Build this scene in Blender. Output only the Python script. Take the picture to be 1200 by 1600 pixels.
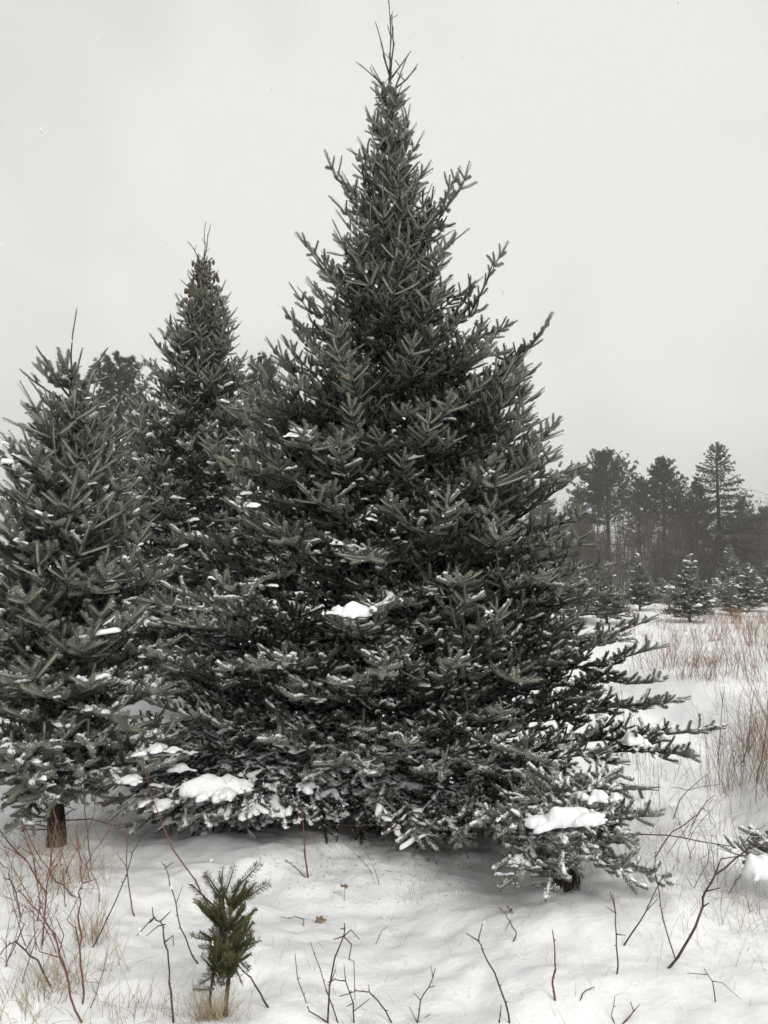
import bpy, math, random
import numpy as np
from mathutils import Vector, Matrix, Quaternion
from mathutils import noise as mnoise

# ------------------------------------------------------------------ scene, camera, sky, sun, exposure
scene = bpy.context.scene
for o in list(bpy.data.objects):
    bpy.data.objects.remove(o)
C = scene.collection
R = math.radians

CAM_H, PITCH, F = 1.60, R(4.45), 1155.0        # F: focal length in pixels of a 1200 x 1600 frame
cam_data = bpy.data.cameras.new('camera')
cam_data.sensor_fit = 'VERTICAL'
cam_data.sensor_height = 36.0
cam_data.sensor_width = 27.0
cam_data.lens = 36.0 * F / 1600.0
cam_data.clip_start = 0.05
cam_data.clip_end = 3000.0
cam = bpy.data.objects.new('camera', cam_data)
C.objects.link(cam)
cam.location = (0, 0, CAM_H)
cam.rotation_euler = (R(90) + PITCH, 0, 0)
scene.camera = cam

SUN_EL, SUN_AZ = R(40), R(150)                  # azimuth measured from +Y (view direction) clockwise
world = bpy.data.worlds.new('World')
scene.world = world
world.use_nodes = True
wn, wl = world.node_tree.nodes, world.node_tree.links
wn.clear()
wout = wn.new('ShaderNodeOutputWorld')
bg = wn.new('ShaderNodeBackground')
sky = wn.new('ShaderNodeTexSky')
sky.sky_type = 'NISHITA'
sky.sun_disc = False
sky.sun_elevation = SUN_EL
sky.sun_rotation = SUN_AZ
sky.dust_density = 4.0
hs = wn.new('ShaderNodeHueSaturation')
hs.inputs['Saturation'].default_value = 0.05
tc = wn.new('ShaderNodeTexCoord')
cl = wn.new('ShaderNodeTexNoise')
cl.inputs['Scale'].default_value = 1.6
cl.inputs['Detail'].default_value = 5.0
cl.inputs['Roughness'].default_value = 0.5
cr = wn.new('ShaderNodeValToRGB')
cr.color_ramp.elements[0].position = 0.36
cr.color_ramp.elements[0].color = (5.9, 5.9, 5.75, 1)
cr.color_ramp.elements[1].position = 0.60
cr.color_ramp.elements[1].color = (7.8, 7.8, 7.6, 1)
mix = wn.new('ShaderNodeMix')
mix.data_type = 'RGBA'
mix.inputs[0].default_value = 0.93              # the cloud deck hides nearly all of the clear sky
wl.new(tc.outputs['Generated'], cl.inputs['Vector'])
wl.new(cl.outputs['Fac'], cr.inputs['Fac'])
wl.new(sky.outputs['Color'], hs.inputs['Color'])
wl.new(hs.outputs['Color'], mix.inputs[6])
wl.new(cr.outputs['Color'], mix.inputs[7])
wl.new(mix.outputs[2], bg.inputs['Color'])
bg.inputs['Strength'].default_value = 0.10
wl.new(bg.outputs['Background'], wout.inputs['Surface'])

sun_data = bpy.data.lights.new('sun', 'SUN')
sun_data.energy = 1.5
sun_data.angle = R(25)
sun_data.color = (1.0, 0.97, 0.93)
sun = bpy.data.objects.new('sun', sun_data)
C.objects.link(sun)
sdir = Vector((math.sin(SUN_AZ) * math.cos(SUN_EL), math.cos(SUN_AZ) * math.cos(SUN_EL), math.sin(SUN_EL)))
sun.rotation_euler = (-sdir).to_track_quat('-Z', 'Y').to_euler()

scene.view_settings.view_transform = 'Standard'
scene.view_settings.look = 'None'
scene.view_settings.exposure = 0.20
scene.view_settings.gamma = 1.0
scene.view_settings.use_curve_mapping = False
scene.cycles.max_bounces = 6
scene.cycles.diffuse_bounces = 1
scene.cycles.use_adaptive_sampling = True
scene.cycles.adaptive_threshold = 0.035
scene.cycles.adaptive_min_samples = 12
scene.cycles.glossy_bounces = 1
scene.cycles.volume_bounces = 0
scene.cycles.use_denoising = True

# ------------------------------------------------------------------ helpers
rng = random.Random(7)
UP = Vector((0, 0, 1))
CP, SP = math.cos(PITCH), math.sin(PITCH)


def ray(px, py):
    cx, cy = (px - 600) / F, (800 - py) / F
    return Vector((cx, CP - cy * SP, SP + cy * CP))


def at(px, py, y):
    """The point at distance y (metres along +Y) that the photograph shows at this pixel."""
    d = ray(px, py)
    return Vector((0, 0, CAM_H)) + d * (y / d.y)


def project(p):
    x, y, z = p[0], p[1], p[2] - CAM_H
    dep = y * CP + z * SP
    return 600 + F * x / dep, 800 - F * (-y * SP + z * CP) / dep, dep


def sstep(a, b, x):
    t = np.clip((x - a) / (b - a), 0, 1)
    return t * t * (3 - 2 * t)


_rs = np.random.RandomState(11)
_lat = _rs.rand(256, 256)


def vnoise(x, y):
    xi, yi = np.floor(x).astype(int), np.floor(y).astype(int)
    fx, fy = x - xi, y - yi
    fx, fy = fx * fx * fx * (fx * (fx * 6 - 15) + 10), fy * fy * fy * (fy * (fy * 6 - 15) + 10)
    g = lambda a, b: _lat[a % 256, b % 256]
    a = g(xi, yi) * (1 - fx) + g(xi + 1, yi) * fx
    b = g(xi, yi + 1) * (1 - fx) + g(xi + 1, yi + 1) * fx
    return a * (1 - fy) + b * fy - 0.5


MAIN = (0.045, 5.2)
LEFT = (-1.96, 4.55)
BACK = (-2.13, 8.5)
LOWB = (0.90, 3.80)
EDGEB = (2.06, 3.72)


def gz(x, y, vn=vnoise, ss=sstep, m=np):
    near = 1 - ss(9, 30, m.sqrt(x * x + y * y))
    z = 0.12 * vn(x * 0.55 + 3, y * 0.55 + 7) + 0.11 * vn(x * 1.35 + 9, y * 1.6) * (0.4 + 0.6 * near)
    z = z + near * (0.055 * vn(x * 3.1, y * 3.7 + 5) + 0.024 * vn(x * 8 + 2, y * 9) + 0.013 * vn(x * 17 + 2, y * 19))
    z = z + 0.5 * vn(x * 0.05 + 31, y * 0.05 + 12) * ss(10, 40, y)
    z = z - 0.07 * m.exp(-((x - MAIN[0]) ** 2 + (y - MAIN[1]) ** 2) / 1.0)
    z = z + 0.04 * m.exp(-((x - LEFT[0]) ** 2 + (y - LEFT[1]) ** 2) / 0.05)
    z = z + 0.05 * m.exp(-((x - LOWB[0] + 0.1) ** 2 + (y - LOWB[1] + 0.35) ** 2) / 0.10)
    # the bank beside the trodden strip along the right-hand field
    edge = 2.55 + 0.16 * (y - 4) + 0.25 * m.sin(y * 1.1)
    z = z + 0.28 * ss(-0.3, 0.45, x - edge) * ss(3.0, 4.5, y) * (1 - ss(10, 16, y))
    z = z - 0.05 * m.exp(-((x - edge + 0.25) / 0.2) ** 2) * ss(2.5, 3.5, y) * (1 - ss(8, 11, y))
    # old filled-in footprints
    for (fx, fy, fr) in ((2.05, 3.3, .10), (2.25, 3.75, .10), (2.2, 4.3, .11), (-0.55, 3.15, .09), (0.35, 3.0, .09), (-0.9, 3.75, .07)):
        z = z - 0.045 * m.exp(-((x - fx) ** 2 + (y - fy) ** 2) / (fr * fr))
    return z + 0.06 * ss(3, 8, x) * ss(5, 12, y)


_L = _lat.tolist()


def vn1(x, y):
    xi, yi = math.floor(x), math.floor(y)
    fx, fy = x - xi, y - yi
    fx, fy = fx * fx * fx * (fx * (fx * 6 - 15) + 10), fy * fy * fy * (fy * (fy * 6 - 15) + 10)
    r0, r1 = _L[xi % 256], _L[(xi + 1) % 256]
    a = r0[yi % 256] * (1 - fx) + r1[yi % 256] * fx
    b = r0[(yi + 1) % 256] * (1 - fx) + r1[(yi + 1) % 256] * fx
    return a * (1 - fy) + b * fy - 0.5


def ss1(a, b, x):
    t = min(1.0, max(0.0, (x - a) / (b - a)))
    return t * t * (3 - 2 * t)


def gz1(x, y):
    return gz(x, y, vn1, ss1, math)


def ground(px, py):
    d = ray(px, py)
    o = Vector((0, 0, CAM_H))
    t = CAM_H / max(-d.z, 1e-3)
    for _ in range(12):
        p = o + d * t
        t += (p.z - gz1(p.x, p.y)) / max(-d.z, 1e-3) * 0.8
    return o + d * t


def nrm(v):
    v = v.copy()
    v.normalize()
    return v


def set_smooth(me, on=True):
    me.polygons.foreach_set('use_smooth', [on] * len(me.polygons))


class MB:
    def __init__(s):
        s.v, s.f = [], []

    def add(s, vs, fs):
        b = len(s.v)
        s.v.extend([tuple(v) for v in vs])
        s.f.extend([tuple(i + b for i in f) for f in fs])

    def tube(s, pts, rad, sides=5, cap=True, jit=0.0):
        pts = [Vector(p) for p in pts]
        n = len(pts)
        if n < 2:
            return
        ref = None
        b = len(s.v)
        for i, p in enumerate(pts):
            t = nrm(pts[min(i + 1, n - 1)] - pts[max(i - 1, 0)])
            if ref is None:
                ref = t.orthogonal()
            ref = ref - t * ref.dot(t)
            if ref.length < 1e-6:
                ref = t.orthogonal()
            ref.normalize()
            w = t.cross(ref)
            r = rad[i] if hasattr(rad, '__len__') else rad
            for k in range(sides):
                a = 2 * math.pi * k / sides
                rr = r * (1 + (rng.uniform(-jit, jit) if jit else 0))
                s.v.append(tuple(p + (ref * math.cos(a) + w * math.sin(a)) * rr))
        for i in range(n - 1):
            for k in range(sides):
                k2 = (k + 1) % sides
                s.f.append((b + i * sides + k, b + i * sides + k2, b + (i + 1) * sides + k2, b + (i + 1) * sides + k))
        if cap:
            s.f.append(tuple(b + k for k in range(sides))[::-1])
            s.f.append(tuple(b + (n - 1) * sides + k for k in range(sides)))

    def mesh(s, name, mat, smooth=True):
        me = bpy.data.meshes.new(name)
        me.from_pydata(s.v, [], s.f)
        if smooth:
            set_smooth(me)
        for m in (mat if isinstance(mat, (list, tuple)) else [mat]):
            me.materials.append(m)
        return me

    def build(s, name, mat, parent=None, smooth=True):
        return link(name, s.mesh(name, mat, smooth), parent)


def link(name, data, parent=None):
    o = bpy.data.objects.new(name, data)
    C.objects.link(o)
    if parent is not None:
        o.parent = parent
    return o


def tag(o, label=None, cat=None, group=None, kind=None):
    if label:
        o['label'] = label
    if cat:
        o['category'] = cat
    if group:
        o['group'] = group
    if kind:
        o['kind'] = kind
    return o


def empty(name, loc):
    o = link(name, None)
    o.location = loc
    o.empty_display_size = 0.1
    return o


# ------------------------------------------------------------------ materials
def mat(name, color, rough=0.6, spec=0.4):
    m = bpy.data.materials.new(name)
    m.use_nodes = True
    b = m.node_tree.nodes['Principled BSDF']
    b.inputs['Base Color'].default_value = (*color, 1)
    b.inputs['Roughness'].default_value = rough
    b.inputs['Specular IOR Level'].default_value = spec
    return m, m.node_tree.nodes, m.node_tree.links, b


def noisy(name, c1, c2, scale, rough=0.7, spec=0.3, bump=0.0, bscale=None, stretch=None, detail=4.0, lo=0.35, hi=0.65):
    m, n, l, b = mat(name, c1, rough, spec)
    tcn = n.new('ShaderNodeTexCoord')
    src = tcn.outputs['Object']
    if stretch:
        mp = n.new('ShaderNodeMapping')
        mp.inputs['Scale'].default_value = stretch
        l.new(src, mp.inputs['Vector'])
        src = mp.outputs['Vector']
    t = n.new('ShaderNodeTexNoise')
    t.inputs['Scale'].default_value = scale
    t.inputs['Detail'].default_value = detail
    l.new(src, t.inputs['Vector'])
    r = n.new('ShaderNodeValToRGB')
    r.color_ramp.elements[0].position = lo
    r.color_ramp.elements[0].color = (*c1, 1)
    r.color_ramp.elements[1].position = hi
    r.color_ramp.elements[1].color = (*c2, 1)
    l.new(t.outputs['Fac'], r.inputs['Fac'])
    l.new(r.outputs['Color'], b.inputs['Base Color'])
    if bump:
        t2 = n.new('ShaderNodeTexNoise')
        t2.inputs['Scale'].default_value = bscale or scale * 2
        t2.inputs['Detail'].default_value = 6.0
        l.new(src, t2.inputs['Vector'])
        bp = n.new('ShaderNodeBump')
        bp.inputs['Strength'].default_value = 1.0
        bp.inputs['Distance'].default_value = bump
        l.new(t2.outputs['Fac'], bp.inputs['Height'])
        l.new(bp.outputs['Normal'], b.inputs['Normal'])
    return m


def needle_mat(name, old, young, under):
    """Needle colour runs from old to young wood with the shoot's own tint; undersides are silvery."""
    m, n, l, b = mat(name, old, 0.55, 0.14)
    a = n.new('ShaderNodeAttribute')
    a.attribute_type = 'INSTANCER'
    a.attribute_name = 'tint'
    mx = n.new('ShaderNodeMix')
    mx.data_type = 'RGBA'
    mx.inputs[6].default_value = (*old, 1)
    mx.inputs[7].default_value = (*young, 1)
    l.new(a.outputs['Fac'], mx.inputs[0])
    g = n.new('ShaderNodeNewGeometry')
    mx2 = n.new('ShaderNodeMix')
    mx2.data_type = 'RGBA'
    mx2.inputs[7].default_value = (*under, 1)
    l.new(g.outputs['Backfacing'], mx2.inputs[0])
    l.new(mx.outputs[2], mx2.inputs[6])
    l.new(mx2.outputs[2], b.inputs['Base Color'])
    return m


M = {}
M['snow'] = noisy('snow', (0.90, 0.91, 0.92), (0.93, 0.935, 0.94), 3.0, 0.65, 0.25, bump=0.005, bscale=42.0)
M['clump'] = noisy('clump_snow', (0.88, 0.89, 0.90), (0.92, 0.92, 0.93), 9.0, 0.65, 0.2, bump=0.004, bscale=70.0)
M['needle'] = needle_mat('fir_needles', (0.010, 0.013, 0.007), (0.285, 0.310, 0.248), (0.21, 0.228, 0.182))  # beyond needle age, paints inner crown shade dark and lit shoot ends pale
M['needle_olive'] = needle_mat('seedling_needles', (0.095, 0.098, 0.042), (0.12, 0.12, 0.055), (0.15, 0.155, 0.095))
M['needle_far'] = needle_mat('pine_needles', (0.045, 0.045, 0.034), (0.085, 0.082, 0.058), (0.075, 0.074, 0.054))
M['twig'] = noisy('fir_twig_bark', (0.024, 0.018, 0.013), (0.065, 0.048, 0.034), 40, 0.85, 0.2)
M['green_twig'] = noisy('young_twig_bark', (0.05, 0.05, 0.022), (0.10, 0.085, 0.04), 60, 0.8, 0.2)
M['bark'] = noisy('fir_trunk_bark', (0.018, 0.015, 0.012), (0.070, 0.060, 0.050), 22, 0.9, 0.15, bump=0.03, bscale=26, stretch=(1, 1, 0.35))
M['dead_twig'] = noisy('dead_inner_twigs', (0.05, 0.032, 0.022), (0.12, 0.078, 0.05), 20, 0.9, 0.1)
M['cane'] = noisy('red_cane_bark', (0.11, 0.036, 0.028), (0.19, 0.085, 0.062), 30, 0.55, 0.4)
M['cane_dark'] = noisy('dark_cane_bark', (0.045, 0.028, 0.024), (0.11, 0.068, 0.055), 30, 0.6, 0.35)
M['straw'] = noisy('dry_straw', (0.26, 0.19, 0.11), (0.46, 0.37, 0.24), 8, 0.8, 0.2)
M['rust'] = noisy('dry_rust_stems', (0.15, 0.075, 0.045), (0.42, 0.28, 0.17), 6, 0.8, 0.2)
M['leaf'] = noisy('dead_leaf', (0.15, 0.10, 0.065), (0.30, 0.23, 0.16), 60, 0.8, 0.2)
M['thicket'] = noisy('bare_thicket', (0.055, 0.046, 0.038), (0.15, 0.125, 0.10), 1.6, 0.9, 0.1)
M['cone'] = noisy('cone_scales', (0.065, 0.040, 0.027), (0.150, 0.095, 0.062), 40, 0.85, 0.2)
M['dead'] = noisy('rust_needles', (0.16, 0.06, 0.025), (0.28, 0.12, 0.05), 30, 0.85, 0.2)


# ------------------------------------------------------------------ shoot prototypes (a needle-clad twig 0.15 m long along +X)
def needle(mb, p, d, side, ln, w):
    mid = p + d * ln * 0.45
    mb.add([p, mid - side * w, p + d * ln, mid + side * w], [(0, 1, 2), (0, 2, 3)])


def shoot_mesh(name, seed, n=165, L=0.15, nl=0.0175, w=0.0011, kind='plain', nmat='needle', flat=0.0):
    r = random.Random(seed)
    mb = MB()
    bend = r.uniform(-0.012, 0.012)
    cz = lambda x: 0.012 * (x / L) ** 2 + 0.0
    cy = lambda x: bend * (x / L) ** 2
    P = lambda x: Vector((x, cy(x), cz(x)))
    T = lambda x: nrm(Vector((1, 2 * bend * x / L / L, 0.024 * x / L / L)))
    for k in range(n):
        u = (k + r.random()) / n
        x = u * L * 1.0
        phi = r.gauss(math.pi / 2, 1.05) if r.random() < 0.55 else r.uniform(0, 2 * math.pi)
        if flat:
            phi = (0.0 if r.random() < 0.5 else math.pi) + r.gauss(0, 0.55)
            if math.sin(phi) < -0.3:
                phi = -phi
        rad = Vector((0, math.cos(phi), math.sin(phi)))
        fwd = (0.55 if flat else 0.34) + 0.25 * r.random()
        if u > 0.93:
            fwd += (u - 0.93) * 9
        t = T(x)
        d = nrm(t * fwd + rad + Vector((0, 0, 0.22)))
        ln = nl * r.uniform(0.75, 1.1) * (0.8 + 0.2 * min(1, (1 - u) * 8)) * (0.72 if math.sin(phi) < -0.3 else 1.0)
        side = d.cross(rad)
        side = nrm(side) if side.length > 1e-4 else Vector((0, 1, 0))
        # the flat upper face of the needle looks outwards
        if side.cross(d).dot(rad) < 0:
            side = -side
        needle(mb, P(x), d, side, ln, w)
    for k in range(0 if flat else 16):
        d = nrm(T(L) * r.uniform(0.8, 1.6) + Vector((0, r.gauss(0, .6), r.gauss(0.1, .6))))
        side = nrm(d.cross(Vector((r.gauss(0, .3), r.gauss(0, .3), 1))))
        needle(mb, P(L * 0.985), d, -side, nl * r.uniform(0.5, 0.75), w)
    nf = len(mb.f)
    if not flat:
        # added ragged core for the close-set needle bases, so shoots catch more light
        mb.tube([P(L * k / 9) + Vector((0, 0, 0.0015)) for k in range(10)], [0.003] + [0.0048 * r.uniform(.85, 1.1) for k in range(7)] + [0.004, 0.002], 6, True, 0.16)
        nf = len(mb.f)
    mb.tube([P(x) for x in (0, L * 0.33, L * 0.66, L)], [0.0032, 0.0028, 0.0024, 0.0012], 5)
    nt = len(mb.f)
    if kind != 'plain':
        g = 70 if kind == 'light' else 110
        for k in range(g):
            x = r.uniform(0.02, 0.98) * L
            if mnoise.noise(Vector((x * 60, seed * 3.1, 0))) < (-0.05 if kind == 'light' else -0.35):
                continue
            c = P(x) + Vector((r.gauss(0, 0.001), r.gauss(0, 0.0055), r.uniform(0.006, 0.0145)))
            s = r.uniform(0.0013, 0.0032) * (1.0 if kind == 'light' else 1.25)
            vs = [c + Vector(v) * s * r.uniform(0.7, 1.3) for v in ((1.3, 0, 0), (-1.3, 0, 0), (0, 1, 0), (0, -1, 0), (0, 0, .8), (0, 0, -.8))]
            mb.add(vs, [(0, 2, 4), (2, 1, 4), (1, 3, 4), (3, 0, 4), (2, 0, 5), (1, 2, 5), (3, 1, 5), (0, 3, 5)])
        if kind == 'heavy':
            x0 = 0.0
            while x0 < L * 0.92:
                ln = r.uniform(0.02, 0.07)
                x1 = min(L, x0 + ln)
                m = max(4, int((x1 - x0) / 0.006))
                pts, rad = [], []
                for i in range(m + 1):
                    x = x0 + (x1 - x0) * i / m
                    e = math.sin(math.pi * i / m) ** 0.5 if 0 < i < m else 0.05
                    pts.append(P(x) + Vector((0, r.gauss(0, 0.0008), 0.0118)))
                    rad.append(max(0.0006, e * r.uniform(0.0045, 0.0072)))
                mb.tube(pts, rad, 7, False, 0.12)
                x0 = x1 + r.uniform(0.004, 0.03)
    me = mb.mesh(name, [M[nmat], M['green_twig'], M['clump']], True)
    idx = np.zeros(len(me.polygons), np.int32)
    idx[nf:nt] = 1
    idx[nt:] = 2
    me.polygons.foreach_set('material_index', idx)
    return bpy.data.objects.new(name, me)


def clump_verts(seed, size=1.0, K=7, N=40, thick=0.28, spikes=4, aspect=1.0, droop=0.25):
    """A lump of settled snow: pillowy main lobes with thin fingers, rounded rim, flat underside."""
    r = random.Random(seed)
    n = max(9, int(N * 0.72))
    caps = []
    for k in range(1 + (N > 30) + (r.random() < .6)):
        a, q = r.uniform(0, 6.28), r.uniform(0.0, 0.30)
        c = np.array((q * math.cos(a), q * math.sin(a) * aspect))
        d = np.array((r.uniform(-.32, .32), r.uniform(-.15, .15) * aspect))
        caps.append((c - d, c + d, r.uniform(0.26, 0.40) * (0.55 + 0.45 * aspect)))
    for k in range(spikes):
        a = r.uniform(0, 6.28)
        c = np.array((0.35 * math.cos(a), 0.35 * math.sin(a) * aspect))
        e = c + np.array((math.cos(a + r.gauss(0, .5)), math.sin(a + r.gauss(0, .5)) * aspect)) * r.uniform(0.15, 0.42)
        caps.append((c * .5, e, r.uniform(0.09, 0.17)))
    g = np.linspace(-1.05, 1.05, n)
    X, Y = np.meshgrid(g, g)
    ox = r.uniform(0, 90)
    wx = X + 0.16 * vnoise(X * 3.1 + ox, Y * 3.1) + 0.07 * vnoise(X * 8 + ox, Y * 8)
    wy = Y + 0.16 * vnoise(X * 3.1, Y * 3.1 + ox) + 0.07 * vnoise(X * 8, Y * 8 + ox)
    H, Fd = np.zeros_like(X), np.full_like(X, -9.0)
    for (p, q, rad) in caps:
        v = q - p
        t = np.clip(((wx - p[0]) * v[0] + (wy - p[1]) * v[1]) / max(1e-6, v @ v), 0, 1)
        d = np.hypot(wx - p[0] - t * v[0], wy - p[1] - t * v[1])
        f = 1 - (d / rad) ** 2
        H += (rad * np.sqrt(np.clip(f, 0, 1))) ** 3
        Fd = np.maximum(Fd, f)
    H = np.cbrt(H) * thick * 2.4 * (1 + 0.5 * vnoise(X * 3 + ox, Y * 3 + 7))
    ins = Fd > 0
    PX, PY = X.copy(), Y.copy()
    use = ins.copy()
    for (i, k) in zip(*np.where(~ins)):
        best = None
        for di in (-1, 0, 1):
            for dk in (-1, 0, 1):
                a, b = i + di, k + dk
                if 0 <= a < n and 0 <= b < n and ins[a, b] and (best is None or Fd[a, b] > Fd[best]):
                    best = (a, b)
        if best:
            t = Fd[best] / (Fd[best] - max(Fd[i, k], -3.0))
            PX[i, k], PY[i, k] = X[best] + (X[i, k] - X[best]) * t, Y[best] + (Y[i, k] - Y[best]) * t
            use[i, k] = True
            H[i, k] = 0.0
    idt, idb, vs, fs = {}, {}, [], []
    for (i, k) in zip(*np.where(use)):
        x, y, h = PX[i, k], PY[i, k], H[i, k]
        z = -droop * (x * x + y * y) * 0.5
        idt[i, k] = len(vs)
        vs.append(Vector((x, y, z + h)) * size)
        if ins[i, k]:
            idb[i, k] = len(vs)
            vs.append(Vector((x, y, z - min(h * .18, .05))) * size)
        else:
            idb[i, k] = idt[i, k]
    for i in range(n - 1):
        for k in range(n - 1):
            c = [(i, k), (i, k + 1), (i + 1, k + 1), (i + 1, k)]
            if all(q in idt for q in c) and any(ins[q] for q in c):
                fs.append(tuple(idt[q] for q in c))
                fs.append(tuple(idb[q] for q in c[::-1]))
    return vs, fs


def proto_clump(name, seed, droop=0.1, **kw):
    mb = MB()
    mb.add(*clump_verts(seed, droop=droop, **kw))
    return bpy.data.objects.new(name, mb.mesh(name, M['clump']))


SHOOTS = [shoot_mesh('shoot_plain_a', 1), shoot_mesh('shoot_plain_b', 2, n=150), shoot_mesh('shoot_plain_c', 3, n=180, nl=0.016),
          shoot_mesh('shoot_light_a', 4, kind='light'), shoot_mesh('shoot_light_b', 5, kind='light'),
          shoot_mesh('shoot_heavy_a', 6, kind='heavy'), shoot_mesh('shoot_heavy_b', 7, kind='heavy')]
CLUMPS = [proto_clump('snow_lump_a', 21, size=0.06, K=4, N=22, thick=0.42), proto_clump('snow_lump_b', 22, size=0.06, K=4, N=22, thick=0.36, spikes=5),
          proto_clump('snow_lump_c', 23, size=0.06, K=4, N=22, thick=0.5, spikes=2, aspect=0.55), proto_clump('snow_lump_d', 24, size=0.06, K=4, N=22, thick=0.4, spikes=5, aspect=0.75)]


def tuft_mesh(name, seed, n=46, ln=0.17, w=0.007):
    r = random.Random(seed)
    mb = MB()
    for k in range(n):
        z = r.uniform(-0.35, 1)
        a = r.uniform(0, 6.28)
        q = math.sqrt(max(0, 1 - z * z))
        d = nrm(Vector((0.55 + 0.6 * z, q * math.cos(a), q * math.sin(a) + 0.15)))
        side = nrm(d.cross(Vector((r.gauss(0, 1), r.gauss(0, 1), r.gauss(0, 1)))))
        needle(mb, Vector((r.uniform(-0.05, 0.06), 0, 0)), d, side, ln * r.uniform(0.7, 1.15), w)
    return bpy.data.objects.new(name, mb.mesh(name, M['needle_far'], False))


TUFTS = [tuft_mesh('pine_tuft_a', 31), tuft_mesh('pine_tuft_b', 32)]


def scatter_group(name, protos):
    """Places proto k with its stored turn and scale on every point whose 'pick' is k."""
    ng = bpy.data.node_groups.new(name, 'GeometryNodeTree')
    ng.interface.new_socket('Geometry', in_out='INPUT', socket_type='NodeSocketGeometry')
    ng.interface.new_socket('Geometry', in_out='OUTPUT', socket_type='NodeSocketGeometry')
    n, l = ng.nodes, ng.links
    gi, go = n.new('NodeGroupInput'), n.new('NodeGroupOutput')
    jn = n.new('GeometryNodeJoinGeometry')

    def attr(nm, tp):
        a = n.new('GeometryNodeInputNamedAttribute')
        a.data_type = tp
        a.inputs['Name'].default_value = nm
        return a.outputs['Attribute']
    rot, sc, pick = attr('turn', 'QUATERNION'), attr('size', 'FLOAT_VECTOR'), attr('pick', 'INT')
    for k, p in enumerate(protos):
        oi = n.new('GeometryNodeObjectInfo')
        oi.inputs['Object'].default_value = p
        oi.inputs['As Instance'].default_value = False
        cp = n.new('FunctionNodeCompare')
        cp.data_type = 'INT'
        cp.operation = 'EQUAL'
        l.new(pick, cp.inputs[2])
        cp.inputs[3].default_value = k
        ip = n.new('GeometryNodeInstanceOnPoints')
        l.new(gi.outputs[0], ip.inputs['Points'])
        l.new(cp.outputs[0], ip.inputs['Selection'])
        l.new(oi.outputs['Geometry'], ip.inputs['Instance'])
        l.new(rot, ip.inputs['Rotation'])
        l.new(sc, ip.inputs['Scale'])
        l.new(ip.outputs['Instances'], jn.inputs[0])
    l.new(jn.outputs[0], go.inputs[0])
    return ng


NG_SHOOT, NG_CLUMP, NG_TUFT = scatter_group('shoots', SHOOTS), scatter_group('snow_lumps', CLUMPS), scatter_group('tufts', TUFTS)


def scatter(name, pts, ng, parent, origin=(0, 0, 0)):
    """pts: list of (pos, quaternion, size, pick, tint); one object of kind stuff."""
    me = bpy.data.meshes.new(name)
    me.vertices.add(len(pts))
    o3 = Vector(origin)
    me.vertices.foreach_set('co', np.array([p[0] - o3 for p in pts], np.float32).ravel())
    for nm, tp, key, arr in (('turn', 'QUATERNION', 'value', np.array([tuple(p[1]) for p in pts], np.float32).ravel()),
                             ('size', 'FLOAT_VECTOR', 'vector', np.array([tuple(p[2]) for p in pts], np.float32).ravel()),
                             ('pick', 'INT', 'value', np.array([p[3] for p in pts], np.int32)),
                             ('tint', 'FLOAT', 'value', np.array([p[4] for p in pts], np.float32))):
        a = me.attributes.new(nm, tp, 'POINT')
        a.data.foreach_set(key, arr)
    o = link(name, me, parent)
    o['kind'] = 'stuff'
    md = o.modifiers.new('scatter', 'NODES')
    md.node_group = ng
    return o


def frame_quat(d, up):
    d = nrm(d)
    y = up.cross(d)
    if y.length < 1e-4:
        y = d.orthogonal()
    y.normalize()
    z = d.cross(y)
    return Matrix((d, y, z)).transposed().to_quaternion()


# ------------------------------------------------------------------ fir growth
class Bough:
    def __init__(s):
        s.wood, s.sh = MB(), []


def emit(b, p, q, up, tint, wide, frost, r):
    d = q - p
    L = d.length
    if abs(d.z) > 0.62 * L:
        frost = min(frost, 0.12)
    if frost <= 0:
        pick = r.choice((0, 1, 2))
    else:
        u = r.random()
        pick = r.choice((5, 6)) if u < frost * 0.36 else (r.choice((3, 4)) if u < frost * 1.2 else r.choice((0, 1, 2)))
    upj = nrm(up + Vector((r.gauss(0, .18), r.gauss(0, .18), r.gauss(0, .18))))
    w = wide * r.uniform(0.85, 1.12)
    b.sh.append((p, frame_quat(d, upj), Vector((L / 0.15, w, w)), pick, max(0.0, min(1.0, tint + r.gauss(0, 0.12)))))


def single(b, p, d, L, up, cfg, r, frost, yng_lit):
    """One short needle-clad shoot, tip turned up a little."""
    d = nrm(d + UP * cfg['lift'] * 0.10 + Vector((r.gauss(0, .07), r.gauss(0, .07), r.gauss(0, .06))))
    emit(b, p, p + d * L, nrm(UP + up * 0.5), 0.10 + 0.85 * yng_lit, cfg['wide'], frost, r)


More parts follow.
